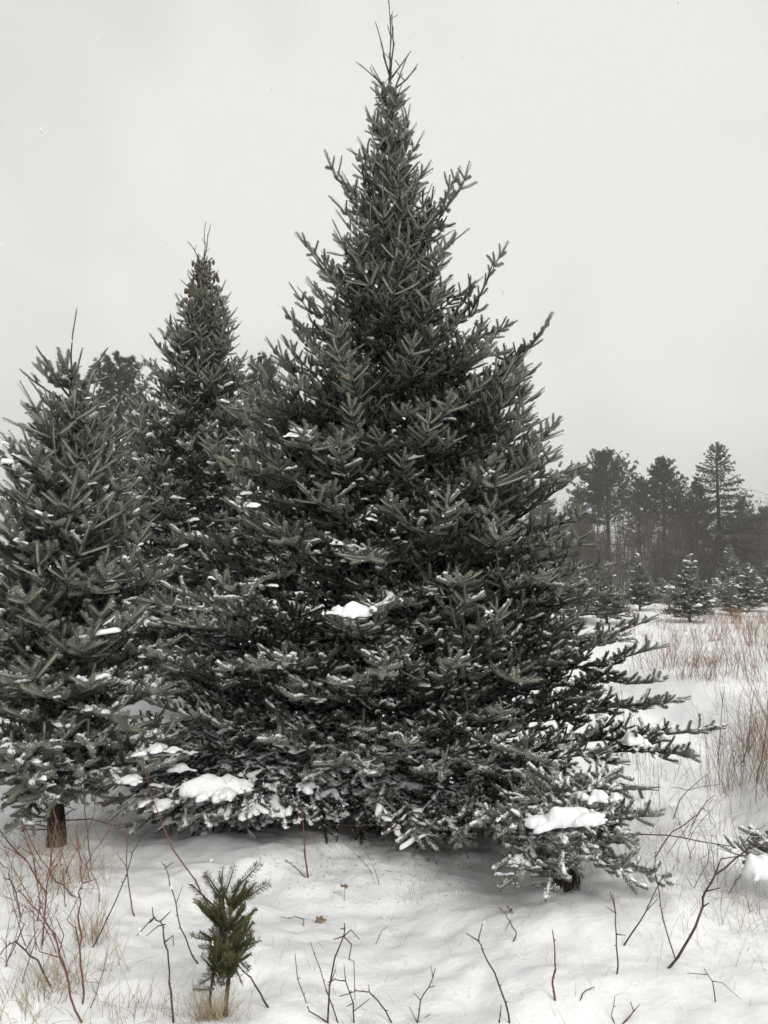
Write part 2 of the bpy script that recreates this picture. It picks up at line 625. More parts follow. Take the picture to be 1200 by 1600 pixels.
def side_shoot(b, p, d, up, L, lev, cfg, r, frost, yng_lit=1.0):
    """A lateral in the spray: annual segments with short paired shoots standing off at a wide angle."""
    if lev == 2 or L < 0.10:
        single(b, p, d, min(L, 0.15), up, cfg, r, frost, yng_lit)
        return
    n = max(1, int(round(L / (cfg['seg'] * 0.80))))
    s = L / n
    pts = [p]
    lo, hi = cfg.get('latup', (-0.28, 0.42))
    for i in range(n):
        d = nrm(d + UP * cfg['lift'] * 0.12 + Vector((r.gauss(0, .06), r.gauss(0, .06), r.gauss(0, .05))))
        q = p + d * s
        last = i == n - 1
        emit(b, p, q, nrm(UP + up * 0.5), (0.12 + 0.85 * yng_lit) if last else (0.03 + 0.35 * yng_lit), cfg['wide'] * (1.0 if last else 0.80), frost, r)
        side = nrm(d.cross(up))
        taper = 1.0 - 0.35 * i / n
        for f in ((0.0, 0.5) if not last else (0.0,)):
            if i == 0 and f == 0.0:
                continue
            for sg in (-1, 1):
                if r.random() < cfg['fill'] * (1.0 if f == 0.0 else 0.75):
                    dd = nrm(d * 0.55 + side * sg * r.uniform(0.6, 0.95) + up * r.uniform(lo, hi))
                    single(b, p.lerp(q, f), dd, s * r.uniform(0.5, 0.85) * taper, up, cfg, r, frost, yng_lit)
        p = q
        pts.append(p)
    if n > 1:
        b.wood.tube(pts, [0.0042 * (1 - 0.6 * i / n) for i in range(n + 1)], 3, False)


def grow_bough(A, T, cfg, r, sag=0.0, frost=0.0, leader=1.0, bare=0.9, thin=False):
    """A bough from A on the trunk to its tip T along a bent path, with fishbone laterals."""
    b = Bough()
    L = (T - A).length
    ctrl = (A + T) * 0.5 + Vector((0, 0, sag * L)) + Vector((r.gauss(0, .08), r.gauss(0, .08), r.gauss(0, .05))) * L
    n = max(2, int(round(L / cfg['seg'])))
    us = [i / n for i in range(n)] + [1.0]
    if leader > 1.0:
        us = [u * (1 - (leader - 1) * 0.5 / n) for u in us[:-1]] + [1.0]
    pts = [A * (1 - u) ** 2 + ctrl * 2 * u * (1 - u) + T * u * u for u in us]
    for p in pts[1:-1]:
        p += Vector((r.gauss(0, .02), r.gauss(0, .02), r.gauss(0, .018)))
    r0 = 0.004 + 0.0075 * L
    b.wood.tube(pts, [r0 * (1 - 0.86 * u ** 0.7) for u in us], 5, False)
    lo, hi = cfg.get('latup', (-0.28, 0.42))
    for i in range(n):
        p, q = pts[i], pts[i + 1]
        d = nrm(q - p)
        rem = L * (1 - us[i])
        yng_lit = max(0.0, 1 - rem / 0.62)  # tip growth; also fades needles into painted crown shade inward
        up = UP - d * d.z
        up = nrm(up) if up.length > 0.15 else nrm(Vector((0, -1, 0.3)))
        side = nrm(d.cross(up))
        last = i == n - 1
        if rem < bare:
            emit(b, p, q, up, 0.95 if last else 0.30, cfg['wide'] * ((0.60 if thin else 1.0) if last else 0.78), frost, r)
        if i == 0 and n > 3:
            continue
        inner = rem > cfg.get('open', 1.0)
        for f in (0.0, 0.36, 0.68):
            if last and f > 0.5:
                continue
            for sg in (-1, 1):
                if r.random() > cfg['fill'] or (inner and r.random() < 0.4):
                    continue
                dd = nrm(d * r.uniform(0.45, 0.65) + side * sg * r.uniform(0.65, 0.95) + up * r.uniform(lo, hi))
                base = p.lerp(q, f)
                if f == 0.0 and not last:
                    side_shoot(b, base, dd, up, max(0.09, min(cfg['maxlat'], rem * r.uniform(0.42, 0.66))), 1, cfg, r, frost, yng_lit)
                elif f == 0.0:
                    single(b, base, dd, (q - p).length * r.uniform(0.5, 0.8), up, cfg, r, frost, 1.0)
                else:
                    single(b, base, dd, r.uniform(0.06, 0.11), up, cfg, r, frost, yng_lit)
        if r.random() < cfg['toplat'] and not last:
            dd = nrm(d * 0.6 + up * 0.7 + side * r.uniform(-.5, .5))
            single(b, q, dd, r.uniform(0.07, 0.13), up, cfg, r, frost, yng_lit)
    return b


ALL = {}


def finish_bough(root, b, part='bough'):
    o = b.wood.build(part, M['twig'], root)
    loc = Vector(root.location)
    o.data.transform(Matrix.Translation(-loc))
    if b.sh:
        scatter('foliage', b.sh, NG_SHOOT, o, loc)
    ALL.setdefault(root.name, []).extend(b.sh)
    return o


def trunk(root, h, r0, base, lean=(0, 0), sides=14, r1=0.006):
    mb = MB()
    n = 16
    pts = [Vector((lean[0] * i / n, lean[1] * i / n, -0.12 + (h + 0.12) * i / n)) + Vector((rng.gauss(0, .006), rng.gauss(0, .006), 0)) for i in range(n + 1)]
    rad = [r0 * (1.25 if i == 0 else 1.08 if i == 1 else 1) * (1 - i / n) ** 0.85 + r1 for i in range(n + 1)]
    mb.tube(pts, rad, sides, True, 0.05)
    return mb.build('trunk', M['bark'], root)


def fir(name, label, cat, x, y, h, env, cfg, seed, group=None, r0=0.06, zmin=0.75, skip=None, extra=(), spacing=0.27, per=7, frost=lambda z: 0, crown=False, snow=None, top_start=0.35, keep=230, far_thin=0.45):
    r = random.Random(seed)
    g0 = gz1(x, y)
    root = tag(empty(name, (x, y, g0)), label, cat, group)
    trunk(root, h - 0.45, r0, g0)
    base = Vector((x, y, g0))
    zs, es = zip(*env)
    boughs = []
    zt = h - top_start
    az = r.uniform(0, 6.28)
    while zt > zmin:
        t = (h - zt) / h
        Rm = float(np.interp(zt, zs, es))
        k = max(4, int(round(per * min(1.0, cfg.get('topk', 0.30) + Rm / 1.1))))
        az += 0.9
        for i in range(k):
            a = az + 2 * math.pi * i / k + r.gauss(0, 0.16)
            z1 = zt + r.gauss(0, spacing * 0.28)
            rr = float(np.interp(z1, zs, es)) * r.uniform(0.80, 1.06)
            if r.random() < 0.36:
                rr *= r.uniform(0.4, 0.8)
            e = np.interp(t, (0.05, 0.2, 0.45, 0.7, 0.9), (54, 39, 25, 11, 2)) + r.gauss(0, 9)
            T = Vector((rr * math.cos(a), rr * math.sin(a), z1))
            za = z1 - rr * math.tan(R(e))
            A = Vector((0, 0, min(h - 0.12, max(0.12, za))))
            if (skip and skip(a, z1, r)) or (math.sin(a) > 0.35 and r.random() < far_thin):
                continue
            sag = np.interp(t, (0.05, 0.4, 0.8), (-0.10, -0.10, -0.02))
            upper = t < 0.42
            boughs.append(grow_bough(base + A, base + T, cfg, r, sag, frost(z1), 2.0 if upper else 1.15, bare=cfg['bare'], thin=upper and r.random() < 0.8))
        zt -= spacing * r.uniform(0.8, 1.2) * (0.8 if t < 0.25 else 1.0)
    # the leading shoot and the upright spikes round it
    lead = Bough()
    for (dx, dz0, dz1, wd) in cfg['leaders']:
        p0, p1 = base + Vector((0.0, 0.0, h + dz0)), base + Vector((dx, r.uniform(-.05, .05), h + dz1))
        m = max(2, int(round((p1 - p0).length / 0.14)))
        path = [p0.lerp(p1, i / m) + Vector((r.gauss(0, .009), r.gauss(0, .009), 0)) * (i > 0) for i in range(m + 1)]
        for i in range(m):
            emit(lead, path[i], path[i + 1] + (path[i + 1] - path[i]) * .15, Vector((0, -1, 0)), 0.5, wd * 1.25, 0, r)
            if 0 < i < m and r.random() < .75:
                a = r.uniform(0, 6.28)
                q = path[i] + Vector((math.cos(a) * .06, math.sin(a) * .06, r.uniform(.05, .09)))
                emit(lead, path[i], q, Vector((0, -1, 0)), 0.5, wd, 0, r)
        lead.wood.tube(path, [0.008 - 0.005 * i / m for i in range(m + 1)], 5, True)
    low = dict(cfg, lift=-0.8, latup=(-0.60, 0.10), open=1.1, toplat=0.3)
    for (T, za, sag, fr) in extra:
        boughs.append(grow_bough(base + Vector((0, 0, za)), Vector(T), low if T[2] < 0.45 else cfg, r, sag, fr, 1.1, bare=cfg['bare'] + 0.5))
    if crown:
        allb = Bough()
        for b in boughs + [lead]:
            allb.sh += b.sh
            allb.wood.add(b.wood.v, b.wood.f)
        o = finish_bough(root, allb, 'limbs')
        o.children[0].name = 'crown'
        o.children[0].parent = root
    else:
        # boughs on the far side of the trunk cannot be told apart: they form one mass
        boughs.sort(key=lambda b: min(p[0].y for p in b.sh) if b.sh else 99)
        for b in boughs[:keep]:
            finish_bough(root, b)
        rest = Bough()
        for b in boughs[keep:]:
            rest.sh += b.sh
            rest.wood.add(b.wood.v, b.wood.f)
        if rest.sh:
            finish_bough(root, rest, 'crown')['kind'] = 'stuff'
        finish_bough(root, lead, 'leading_shoot')
    if snow:
        pts = []
        for (p, q, s, k, tn) in ALL[root.name]:
            pr = snow(p, p.z - g0)
            if r.random() < pr:
                mid = p + (q @ Vector((0.075 * s.x, 0, 0))) + Vector((0, 0, 0.004))
                sc = r.uniform(*cfg.get('lump', (0.3, 0.9))) * (1.7 if r.random() < 0.08 else 1) * (1.5 if p.z - g0 < 0.65 and y < 6 else 1)
                up = nrm(UP + Vector((r.gauss(0, .15), r.gauss(0, .15), 0)) + (q @ Vector((0, 0, 1))) * 0.3)
                pts.append((mid, frame_quat((q @ Vector((1, 0, 0))) * Vector((1, 1, 0.35)), up), Vector((sc * r.uniform(0.9, 1.5), sc * r.uniform(0.7, 1.0), sc)), r.randrange(4), 0.5))
        if pts:
            scatter('settled_snow', pts, NG_CLUMP, root, root.location)
    return root


# ------------------------------------------------------------------ the snow-covered ground
def build_ground():
    def axis(lo, hi, fine0, fine1, step, growth):
        a = list(np.arange(fine0, fine1 + 1e-6, step))
        s, v = step, fine1
        while v < hi:
            s *= growth
            v += s
            a.append(v)
        s, v, left = step, fine0, []
        while v > lo:
            s *= growth
            v -= s
            left.append(v)
        return np.array(left[::-1] + a)
    xs = axis(-900, 900, -2.9, 4.2, 0.024, 1.07)
    ys = axis(-300, 1500, 2.2, 7.5, 0.024, 1.06)
    X, Y = np.meshgrid(xs, ys)
    Z = gz(X, Y)
    r2 = np.hypot(X, Y)
    Z = Z + sstep(90, 500, r2) * (3.0 * vnoise(X * 0.006, Y * 0.006))
    # the dips that stems melt into the crust
    nx, ny = len(xs), len(ys)
    me = bpy.data.meshes.new('snow_ground')
    co = np.stack([X, Y, Z], -1).reshape(-1, 3).astype(np.float32)
    i = np.arange(nx * ny).reshape(ny, nx)
    q = np.stack([i[:-1, :-1], i[:-1, 1:], i[1:, 1:], i[1:, :-1]], -1).reshape(-1, 4).astype(np.int32)
    me.vertices.add(len(co))
    me.vertices.foreach_set('co', co.ravel())
    me.loops.add(q.size)
    me.loops.foreach_set('vertex_index', q.ravel())
    me.polygons.add(len(q))
    me.polygons.foreach_set('loop_start', np.arange(0, q.size, 4, dtype=np.int32))
    me.update()
    set_smooth(me)
    me.materials.append(M['snow'])
    o = link('snow_ground', me)
    tag(o, 'uneven white snow covering the whole field', 'snow', kind='structure')


build_ground()

# ------------------------------------------------------------------ the three large firs
CFG_MAIN = dict(seg=0.155, lift=0.7, wide=1.32, fill=0.94, maxlat=0.46, toplat=0.9, bare=0.85,
                leaders=[(0.0, -0.9, 0.0, 0.50), (0.035, -0.6, -0.07, 0.46), (-0.10, -0.6, -0.17, 0.5), (0.15, -0.62, -0.44, 0.6), (-0.22, -0.75, -0.48, 0.55), (0.2, -0.72, -0.55, 0.6), (-0.13, -0.8, -0.55, 0.6), (0.10, -0.8, -0.5, 0.6)])
ENV_MAIN = [(0.0, 1.55), (0.7, 1.72), (1.1, 1.80), (1.55, 1.66), (2.0, 1.52), (2.46, 1.33), (2.92, 1.10), (3.39, 0.87), (3.87, 0.65), (4.35, 0.43), (4.84, 0.27), (5.2, 0.15), (5.83, 0.03)]


def main_skip(a, z, r):
    front = math.cos(a + math.pi / 2)            # 1 towards the camera
    if front > 0.55 and math.sin(a + math.pi / 2) * 1 > -0.5 and 2.68 < z < 2.9:
        return r.random() < 0.7
    if z < 1.02 and (front > 0.2 or math.cos(a) > 0.1):
        return r.random() < 0.6
    return False


def tip(px, py, y):
    p = at(px, py, y)
    p.z = max(p.z, gz1(p.x, p.y) + 0.03)
    return p


EX_MAIN = [
    (tip(866, 488, 5.1), 2.55, -0.10, 0.0), (tip(796, 378, 5.15), 3.05, -0.12, 0.0), (tip(737, 255, 5.2), 3.7, -0.12, 0.0), (tip(722, 262, 5.0), 3.8, -0.12, 0),
    (tip(852, 610, 5.0), 2.2, -0.08, 0.0), (tip(880, 700, 5.0), 1.9, -0.08, 0.1), (tip(905, 735, 5.1), 1.7, -0.06, 0.1), (tip(460, 365, 5.2), 3.4, -0.12, 0), (tip(505, 235, 5.2), 4.1, -0.1, 0),
    # low boughs on the right
    (tip(1135, 1138, 4.7), 0.50, 0.02, 0.35), (tip(1080, 1092, 4.75), 0.62, 0.02, 0.3), (tip(1090, 1185, 4.55), 0.42, 0.03, 0.4), (tip(1046, 1010, 4.95), 0.85, 0.03, 0.4),
    (tip(1045, 1060, 4.8), 0.75, 0.03, 0.5), (tip(1030, 1235, 4.3), 0.35, 0.04, 0.5), (tip(985, 1195, 4.35), 0.4, 0.04, 0.6),
    # low boughs in front
    (tip(590, 1290, 4.25), 0.42, 0.08, 0.8), (tip(660, 1330, 4.10), 0.38, 0.10, 0.8), (tip(735, 1325, 4.10), 0.36, 0.10, 0.8), (tip(800, 1320, 4.15), 0.36, 0.10, 0.7),
    (tip(560, 1215, 4.05), 0.5, 0.05, 0.7), (tip(640, 1160, 3.95), 0.6, 0.04, 0.7), (tip(720, 1025, 3.75), 0.62, 0.02, 0.6), (tip(860, 1230, 4.2), 0.42, 0.05, 0.8),
    (tip(690, 1225, 4.0), 0.45, 0.06, 0.8), (tip(770, 1210, 4.1), 0.45, 0.06, 0.8),
    # low boughs on the left
    (tip(170, 1285, 4.25), 0.42, 0.08, 0.7), (tip(230, 1270, 4.15), 0.4, 0.08, 0.9), (tip(300, 1285, 4.15), 0.40, 0.09, 1.0), (tip(365, 1280, 4.2), 0.38, 0.09, 1.0),
    (tip(420, 1270, 4.3), 0.36, 0.08, 0.8), (tip(480, 1220, 4.2), 0.45, 0.06, 0.7), (tip(200, 1190, 4.5), 0.5, 0.05, 0.8), (tip(270, 1130, 4.4), 0.6, 0.03, 0.5),
    (tip(200, 1060, 4.7), 0.7, 0.02, 0.4), (tip(400, 1160, 4.0), 0.6, 0.04, 0.6), (tip(330, 1050, 4.2), 0.8, 0.02, 0.5), (tip(450, 1090, 3.9), 0.7, 0.02, 0.6),
]
r = random.Random(23)
def low_tip(px, py, r, up):
    g = ground(px, py + 18)
    y = g.y - r.uniform(0.0, 0.12)
    p = at(px, py, y)
    p.z = max(p.z, gz1(p.x, p.y) + 0.03) + up
    return p


for k in range(46):
    px = r.uniform(140, 385)
    EX_MAIN.append((low_tip(px, r.uniform(1150, 1300), r, r.choice((0, 0, 0.05, .12))), r.uniform(0.22, 0.5), 0.09, r.uniform(0.7, 1.0)))
for k in range(50):
    px = r.uniform(605, 985)
    EX_MAIN.append((low_tip(px, r.uniform(1190, 1340), r, r.choice((0, 0, 0.05, .12))), r.uniform(0.2, 0.48), 0.10, r.uniform(0.6, 1.0)))
for k in range(64):
    zt = r.uniform(1.15, 3.3)
    a = r.gauss(-0.25, 0.55) if k % 4 else r.gauss(math.pi + .25, 0.5)
    rr = float(np.interp(zt, *zip(*ENV_MAIN))) * r.uniform(0.72, 1.02)
    EX_MAIN.append((Vector((MAIN[0] + rr * math.cos(a), MAIN[1] + rr * math.sin(a), zt)), max(.3, zt - rr * math.tan(R(np.interp(zt, (1, 3.3), (6, 32)) + r.gauss(0, 8)))), -0.06,
                    float(np.interp(zt, (1.0, 1.9, 2.6), (0.5, 0.2, 0.03)))))
for k in range(12):
    px = r.uniform(400, 600)
    EX_MAIN.append((tip(px, r.uniform(1150, 1222), r.uniform(4.1, 4.7)), r.uniform(0.35, 0.55), 0.05, r.uniform(0.5, .9)))
main_fir = fir('fir_tree', 'tallest dense fir filling the middle, its bare spiky tip at the top edge', 'fir tree', MAIN[0], MAIN[1], 5.83 - gz1(*MAIN), ENV_MAIN, CFG_MAIN, 41,
               group='large firs', r0=0.085, zmin=0.72, skip=main_skip, extra=EX_MAIN, per=17, spacing=0.135, top_start=0.72,
               frost=lambda z: float(np.interp(z, (0.5, 1.2, 1.9, 2.6), (0.62, 0.55, 0.22, 0.03))),
               snow=lambda p, z: (0.050 if p.x < 0.2 else 0.020) * float(np.interp(z, (0.2, 0.6, 1.0, 2.5, 2.9), (4.5, 3.2, 1.3, 0.9, 0.02))))

CFG_LEFT = dict(seg=0.175, lift=0.9, wide=1.65, fill=0.9, maxlat=0.42, toplat=0.7, bare=0.8,
                leaders=[(0.0, -0.8, 0.0, 0.55), (0.05, -0.55, -0.25, 0.7), (-0.2, -0.55, -0.26, 0.85), (0.22, -0.55, -0.26, 0.85), (-0.28, -0.62, -0.40, 0.9)])
ENV_LEFT = [(0.0, 0.7), (0.35, 0.76), (0.8, 0.80), (1.3, 0.78), (1.56, 0.72), (2.0, 0.60), (2.34, 0.48), (2.73, 0.33), (3.0, 0.16), (3.3, 0.03)]
tw = MB()
r = random.Random(24)
for k in range(130):
    a, z = r.uniform(0, 6.28), r.uniform(0.12, 1.15)
    L = r.uniform(0.4, 1.25)
    p0 = Vector((0, 0, z))
    q = p0 + Vector((math.cos(a) * L, math.sin(a) * L, r.uniform(-.12, .22)))
    q.z = max(q.z, .08)
    m1 = p0.lerp(q, .5) + Vector((r.gauss(0, .05), r.gauss(0, .05), r.gauss(0, .04)))
    tw.tube([p0, m1, q], [.008, .005, .002], 4, False)
    for j in range(6):
        s0 = m1.lerp(q, r.uniform(-.4, .95))
        e0 = s0 + Vector((r.gauss(0, .12), r.gauss(0, .12), r.gauss(-.02, .09)))
        tw.tube([s0, s0.lerp(e0, .5) + Vector((0, 0, r.gauss(0, .02))), e0], [.0035, .0025, .0012], 3, False)
tag(tw.build('dead_twigs', M['dead_twig'], main_fir), kind='stuff')

left_fir = fir('fir_tree', 'long-needled fir at the left edge with a single thin leader and bare trunk foot', 'fir tree', LEFT[0], LEFT[1], 3.22 - gz1(*LEFT), ENV_LEFT, CFG_LEFT, 52,
               group='large firs', r0=0.046, zmin=0.45, per=15, spacing=0.125, top_start=0.40,
               frost=lambda z: float(np.interp(z, (0.4, 1.0, 1.8, 2.4), (0.7, 0.4, 0.12, 0.02))),
               snow=lambda p, z: 0.085 * (1.8 if p.x < -2.1 else 0.9),
               extra=[(tip(10, 1310, 4.1), 0.42, 0.04, 0.3), (tip(60, 1265, 4.0), 0.45, 0.05, 0.4), (tip(-40, 1240, 4.2), 0.5, 0.05, 0.5), (tip(190, 1230, 4.2), 0.5, 0.05, 0.6), (tip(150, 1180, 3.95), 0.55, 0.04, 0.6), (tip(20, 1180, 3.9), 0.55, 0.04, 0.6), (tip(230, 1200, 4.4), 0.5, .05, .6), (tip(250, 1150, 4.3), 0.6, .05, .6), (tip(60, 1225, 4.3), .42, .06, .4), (tip(130, 1215, 4.05), .5, .06, .5), (tip(200, 1120, 4.0), .7, .04, .5), (tip(-30, 1290, 4.4), .4, .06, .4), (tip(20, 1255, 4.0), .5, .06, .5), (tip(135, 1262, 4.25), .42, .06, .4), (tip(70, 1280, 4.15), .4, .07, .4), (tip(170, 1255, 4.35), .42, .06, .5), (tip(40, 1300, 4.3), .38, .06, .4)])

CFG_BACK = dict(topk=0.5, seg=0.165, lift=0.8, wide=1.65, fill=0.9, maxlat=0.42, toplat=0.6, bare=0.7, lump=(0.6, 1.5),
                leaders=[(0.0, -0.8, 0.0, 0.5), (0.06, -0.45, -0.04, 0.40), (-0.18, -0.55, -0.25, 0.5), (0.05, -0.6, -0.35, 0.6)])
ENV_BACK = [(0.0, 1.3), (1.0, 1.4), (1.8, 1.2), (2.6, 1.16), (3.3, 0.94), (3.76, 0.77), (4.2, 0.61), (4.7, 0.42), (5.0, 0.27), (5.3, 0.12), (5.8, 0.03)]
tw = MB()
r = random.Random(25)
for k in range(26):
    a, z, L = r.uniform(0, 6.28), r.uniform(0.06, 0.5), r.uniform(0.05, 0.4)
    p0 = Vector((0.03 * math.cos(a), 0.03 * math.sin(a), z))
    q = p0 + Vector((math.cos(a) * L, math.sin(a) * L, r.uniform(-.1, .05)))
    tw.tube([p0, p0.lerp(q, .5) + Vector((0, 0, r.gauss(0, .02))), q], [.005, .0035, .0015], 4, False)
tag(tw.build('dead_twigs', M['dead_twig'], left_fir), kind='stuff')

back_fir = fir('fir_tree', 'fir behind and between the other two, brown cones clustered in its top', 'fir tree', BACK[0], BACK[1], 5.72 - gz1(*BACK), ENV_BACK, CFG_BACK, 63,
               group='large firs', r0=0.08, zmin=0.4, per=15, spacing=0.14, top_start=0.55,
               frost=lambda z: 0.12 if z < 3.6 else 0.02, snow=lambda p, z: 0.075 * float(np.interp(z, (0, 3.9, 4.2), (1, 1, 0.03))))

# brown cone remains in the top of the fir behind
mb = MB()
r = random.Random(5)
for k in range(120):
    z = r.uniform(4.45, 5.2)
    rr = r.uniform(0.06, 0.33) * (1 - (z - 4.4) * 0.75)
    a = r.uniform(0, 6.28)
    p = Vector((rr * math.cos(a), rr * math.sin(a), z))
    hgt = r.uniform(0.05, 0.09)
    mb.tube([p + Vector((0, 0, hgt * t)) for t in (0, .2, .5, .8, 1)], [0.006, 0.015, 0.017, 0.012, 0.004], 6, True, 0.15)
tag(mb.build('cones', M['cone'], back_fir), kind='stuff')


# ------------------------------------------------------------------ low snow-laden young firs beside the tall one
CFG_LOW = dict(seg=0.13, lift=0.5, wide=1.25, fill=0.95, maxlat=0.3, toplat=0.7, bare=0.7, leaders=[])


def low_fir(name, label, x, y, h, boughs, seed, group):
    r = random.Random(seed)
    g0 = gz1(x, y)
    root = tag(empty(name, (x, y, g0)), label, 'young fir', group)
    mb = MB()
    mb.tube([Vector((0, 0, -0.08)), Vector((0.005, 0.01, 0.06)), Vector((0.01, 0.02, h * 0.6)), Vector((0.02, 0.02, h))], [0.05, 0.034, 0.022, 0.008], 9, True, 0.12)
    mb.build('trunk', M['twig'], root)
    for (az, L, dz, za) in boughs:
        T = Vector((x + L * math.cos(az), y + L * math.sin(az), g0 + za + dz))
        finish_bough(root, grow_bough(Vector((x, y, g0 + za)), T, CFG_LOW, r, 0.10, 0.85, 1.1, bare=0.6))
    # dead stalks hanging under the lowest boughs
    db = MB()
    for k in range(260):
        a = r.uniform(0, 6.28)
        q = r.uniform(0.01, 0.055)
        p0 = Vector((q * math.cos(a), q * math.sin(a), r.uniform(0.12, 0.24)))
        p1 = Vector((q * 1.5 * math.cos(a), q * 1.5 * math.sin(a), r.uniform(-0.02, 0.04)))
        db.tube([p0, p0.lerp(p1, .5) + Vector((r.gauss(0, .01), r.gauss(0, .01), 0)), p1], [0.0026, 0.0022, 0.001], 3, False)
    tag(db.build('dead_stalks', M['twig'], root), kind='stuff')
    return root


r = random.Random(9)
low_boughs = []
for k in range(46):
    a = r.uniform(0, 6.28)
    low_boughs.append((a, r.uniform(0.22, 0.50), r.uniform(-0.16, 0.06), r.uniform(0.16, 0.48)))
low_boughs += [(R(-60), 0.45, -0.10, 0.24), (R(-25), 0.5, -0.14, 0.24), (R(-115), 0.42, -0.16, 0.26), (R(-140), 0.40, -0.08, 0.28), (R(-90), 0.36, -0.05, 0.34), (R(10), 0.55, 0.0, 0.34), (R(30), 0.5, 0.05, 0.4)]
low_bush = low_fir('young_fir', 'low fir under a broad slab of snow, its dark foot bare', LOWB[0], LOWB[1], 0.5, low_boughs, 71, 'low snow-laden firs')
r = random.Random(10)
edge_boughs = [(R(175), 0.42, 0.10, 0.16), (R(165), 0.30, 0.12, 0.20), (R(200), 0.25, 0.02, 0.16)] + [(r.uniform(0, 6.28), r.uniform(0.15, 0.35), r.uniform(-.05, .08), r.uniform(.12, .3)) for k in range(4)]
edge_bush = low_fir('young_fir', 'low fir cut by the right edge, half buried under a snow cap', EDGEB[0], EDGEB[1], 0.32, edge_boughs, 72, 'low snow-laden firs')

# ------------------------------------------------------------------ the olive seedling in front: every shoot is a piece of its own
SEED_SHOOTS = [shoot_mesh('seedling_shoot_a', 81, n=150, nl=0.027, w=0.0012, nmat='needle_olive', flat=1.0).data, shoot_mesh('seedling_shoot_b', 82, n=140, nl=0.025, w=0.0012, nmat='needle_olive', flat=1.0).data,
               shoot_mesh('seedling_shoot_c', 83, n=170, nl=0.022, nmat='needle_olive').data]


def seedling():
    b0 = ground(352, 1588)
    root = tag(empty('fir_seedling', b0), 'small olive-green fir seedling standing alone in the open snow', 'fir seedling')
    r = random.Random(3)
    y = b0.y
    W = lambda px, py, dy=0.0: at(px, py, y + dy) - b0
    mb = MB()
    stem = [W(352, 1600), W(353, 1570), W(358, 1520), W(352, 1470), W(350, 1430), W(348, 1395)]
    mb.tube(stem, [0.0085, 0.008, 0.0075, 0.0065, 0.005, 0.004], 8, True, 0.05)
    mb.build('stem', M['twig'], root)
    mb2 = MB()
    mb2.tube([W(330, 1600), W(328, 1560), W(336, 1500), W(345, 1450)], [0.006, 0.0055, 0.005, 0.003], 6, True, 0.05)
    mb2.build('stem', M['twig'], root)

    def shoot(p, q, k, up=UP, w=1.0):
        o = link('shoot', SEED_SHOOTS[k], root)
        d = q - p
        o.location = p
        o.rotation_mode = 'QUATERNION'
        o.rotation_quaternion = frame_quat(d, up)
        o.scale = (d.length / 0.15, w, w)
    V = Vector
    fr = V((0, -1, 0.35))
    for (x0, y0, x1, y1, d0, d1, k, w) in [
            (362, 1395, 410, 1346, 0, -.02, 0, 1.0), (352, 1398, 368, 1350, 0, .02, 0, .95), (346, 1396, 346, 1354, 0, .03, 1, .95), (346, 1402, 320, 1360, 0, -.02, 0, 1.0), (370, 1412, 424, 1378, 0, -.03, 0, 1.0),
            (352, 1420, 318, 1368, 0, .04, 1, 1.0), (364, 1424, 400, 1380, 0, .03, 0, .9), (362, 1415, 392, 1384, -.02, -.02, 1, .9)]:
        shoot(W(x0, y0, d0), W(x1, y1, d1), k, fr, w)
    for k in range(54):
        t = r.random() ** 0.8
        py = 1405 + t * 120
        px = 350 + r.uniform(-14, 14)
        a = r.uniform(0, 6.28)
        ln = r.uniform(30, 58) * (1.0 if t < 0.75 else 0.7)
        dx, dd = math.cos(a) * ln, math.sin(a) * 0.11
        q = W(px + dx, py - r.uniform(6, 36), dd)
        shoot(W(px + dx * 0.05, py + 6, dd * 0.05), q, r.choice((0, 1, 0, 1, 2)), nrm(UP + fr * 0.6), r.uniform(1.0, 1.35))
    for (x0, y0, x1, y1) in [(335, 1545, 305, 1550), (338, 1520, 316, 1540), (340, 1500, 322, 1530), (372, 1490, 402, 1478), (374, 1500, 392, 1518), (335, 1470, 296, 1468), (340, 1480, 310, 1485), (362, 1500, 378, 1532), (336, 1540, 326, 1500), (350, 1540, 346, 1500), (333, 1510, 345, 1540)]:
        shoot(W(x0, y0, r.uniform(-.03, .03)), W(x1, y1, r.uniform(-.05, .03)), r.choice((0, 1)), nrm(UP + fr * 0.6), 0.85)


seedling()

# ------------------------------------------------------------------ firs and pines farther off
CFG_SMALL = dict(topk=0.6, seg=0.19, lift=0.8, wide=2.0, fill=0.9, maxlat=0.4, toplat=0.5, bare=0.9, nodes=2, lump=(1.0, 2.6), leaders=[(0.0, -0.4, 0.0, 0.7)])


def small_fir(label, px, py_top, py_base, hw, seed, snowy=0.2, group='young firs across the field', y=None, spread=1.0):
    if y is None:
        g = ground(px, py_base)
        y = g.y
    x = at(px, py_base, y).x
    g0 = gz1(x, y)
    h = at(px, py_top, y).z - g0
    Rb = hw / F * y
    env = [(0.0, Rb), (0.15 * h, Rb * 1.05), (0.5 * h, Rb * 0.66 * spread), (0.8 * h, Rb * 0.32), (h, 0.03)]
    return fir('young_fir', label, 'young fir', x, y, h, env, CFG_SMALL, seed, group=group, r0=0.04, zmin=0.10 * h, per=14, spacing=max(0.12, h * 0.06), frost=lambda z: 0.0,
               crown=True, snow=(lambda p, z: snowy * 0.15), top_start=0.22)


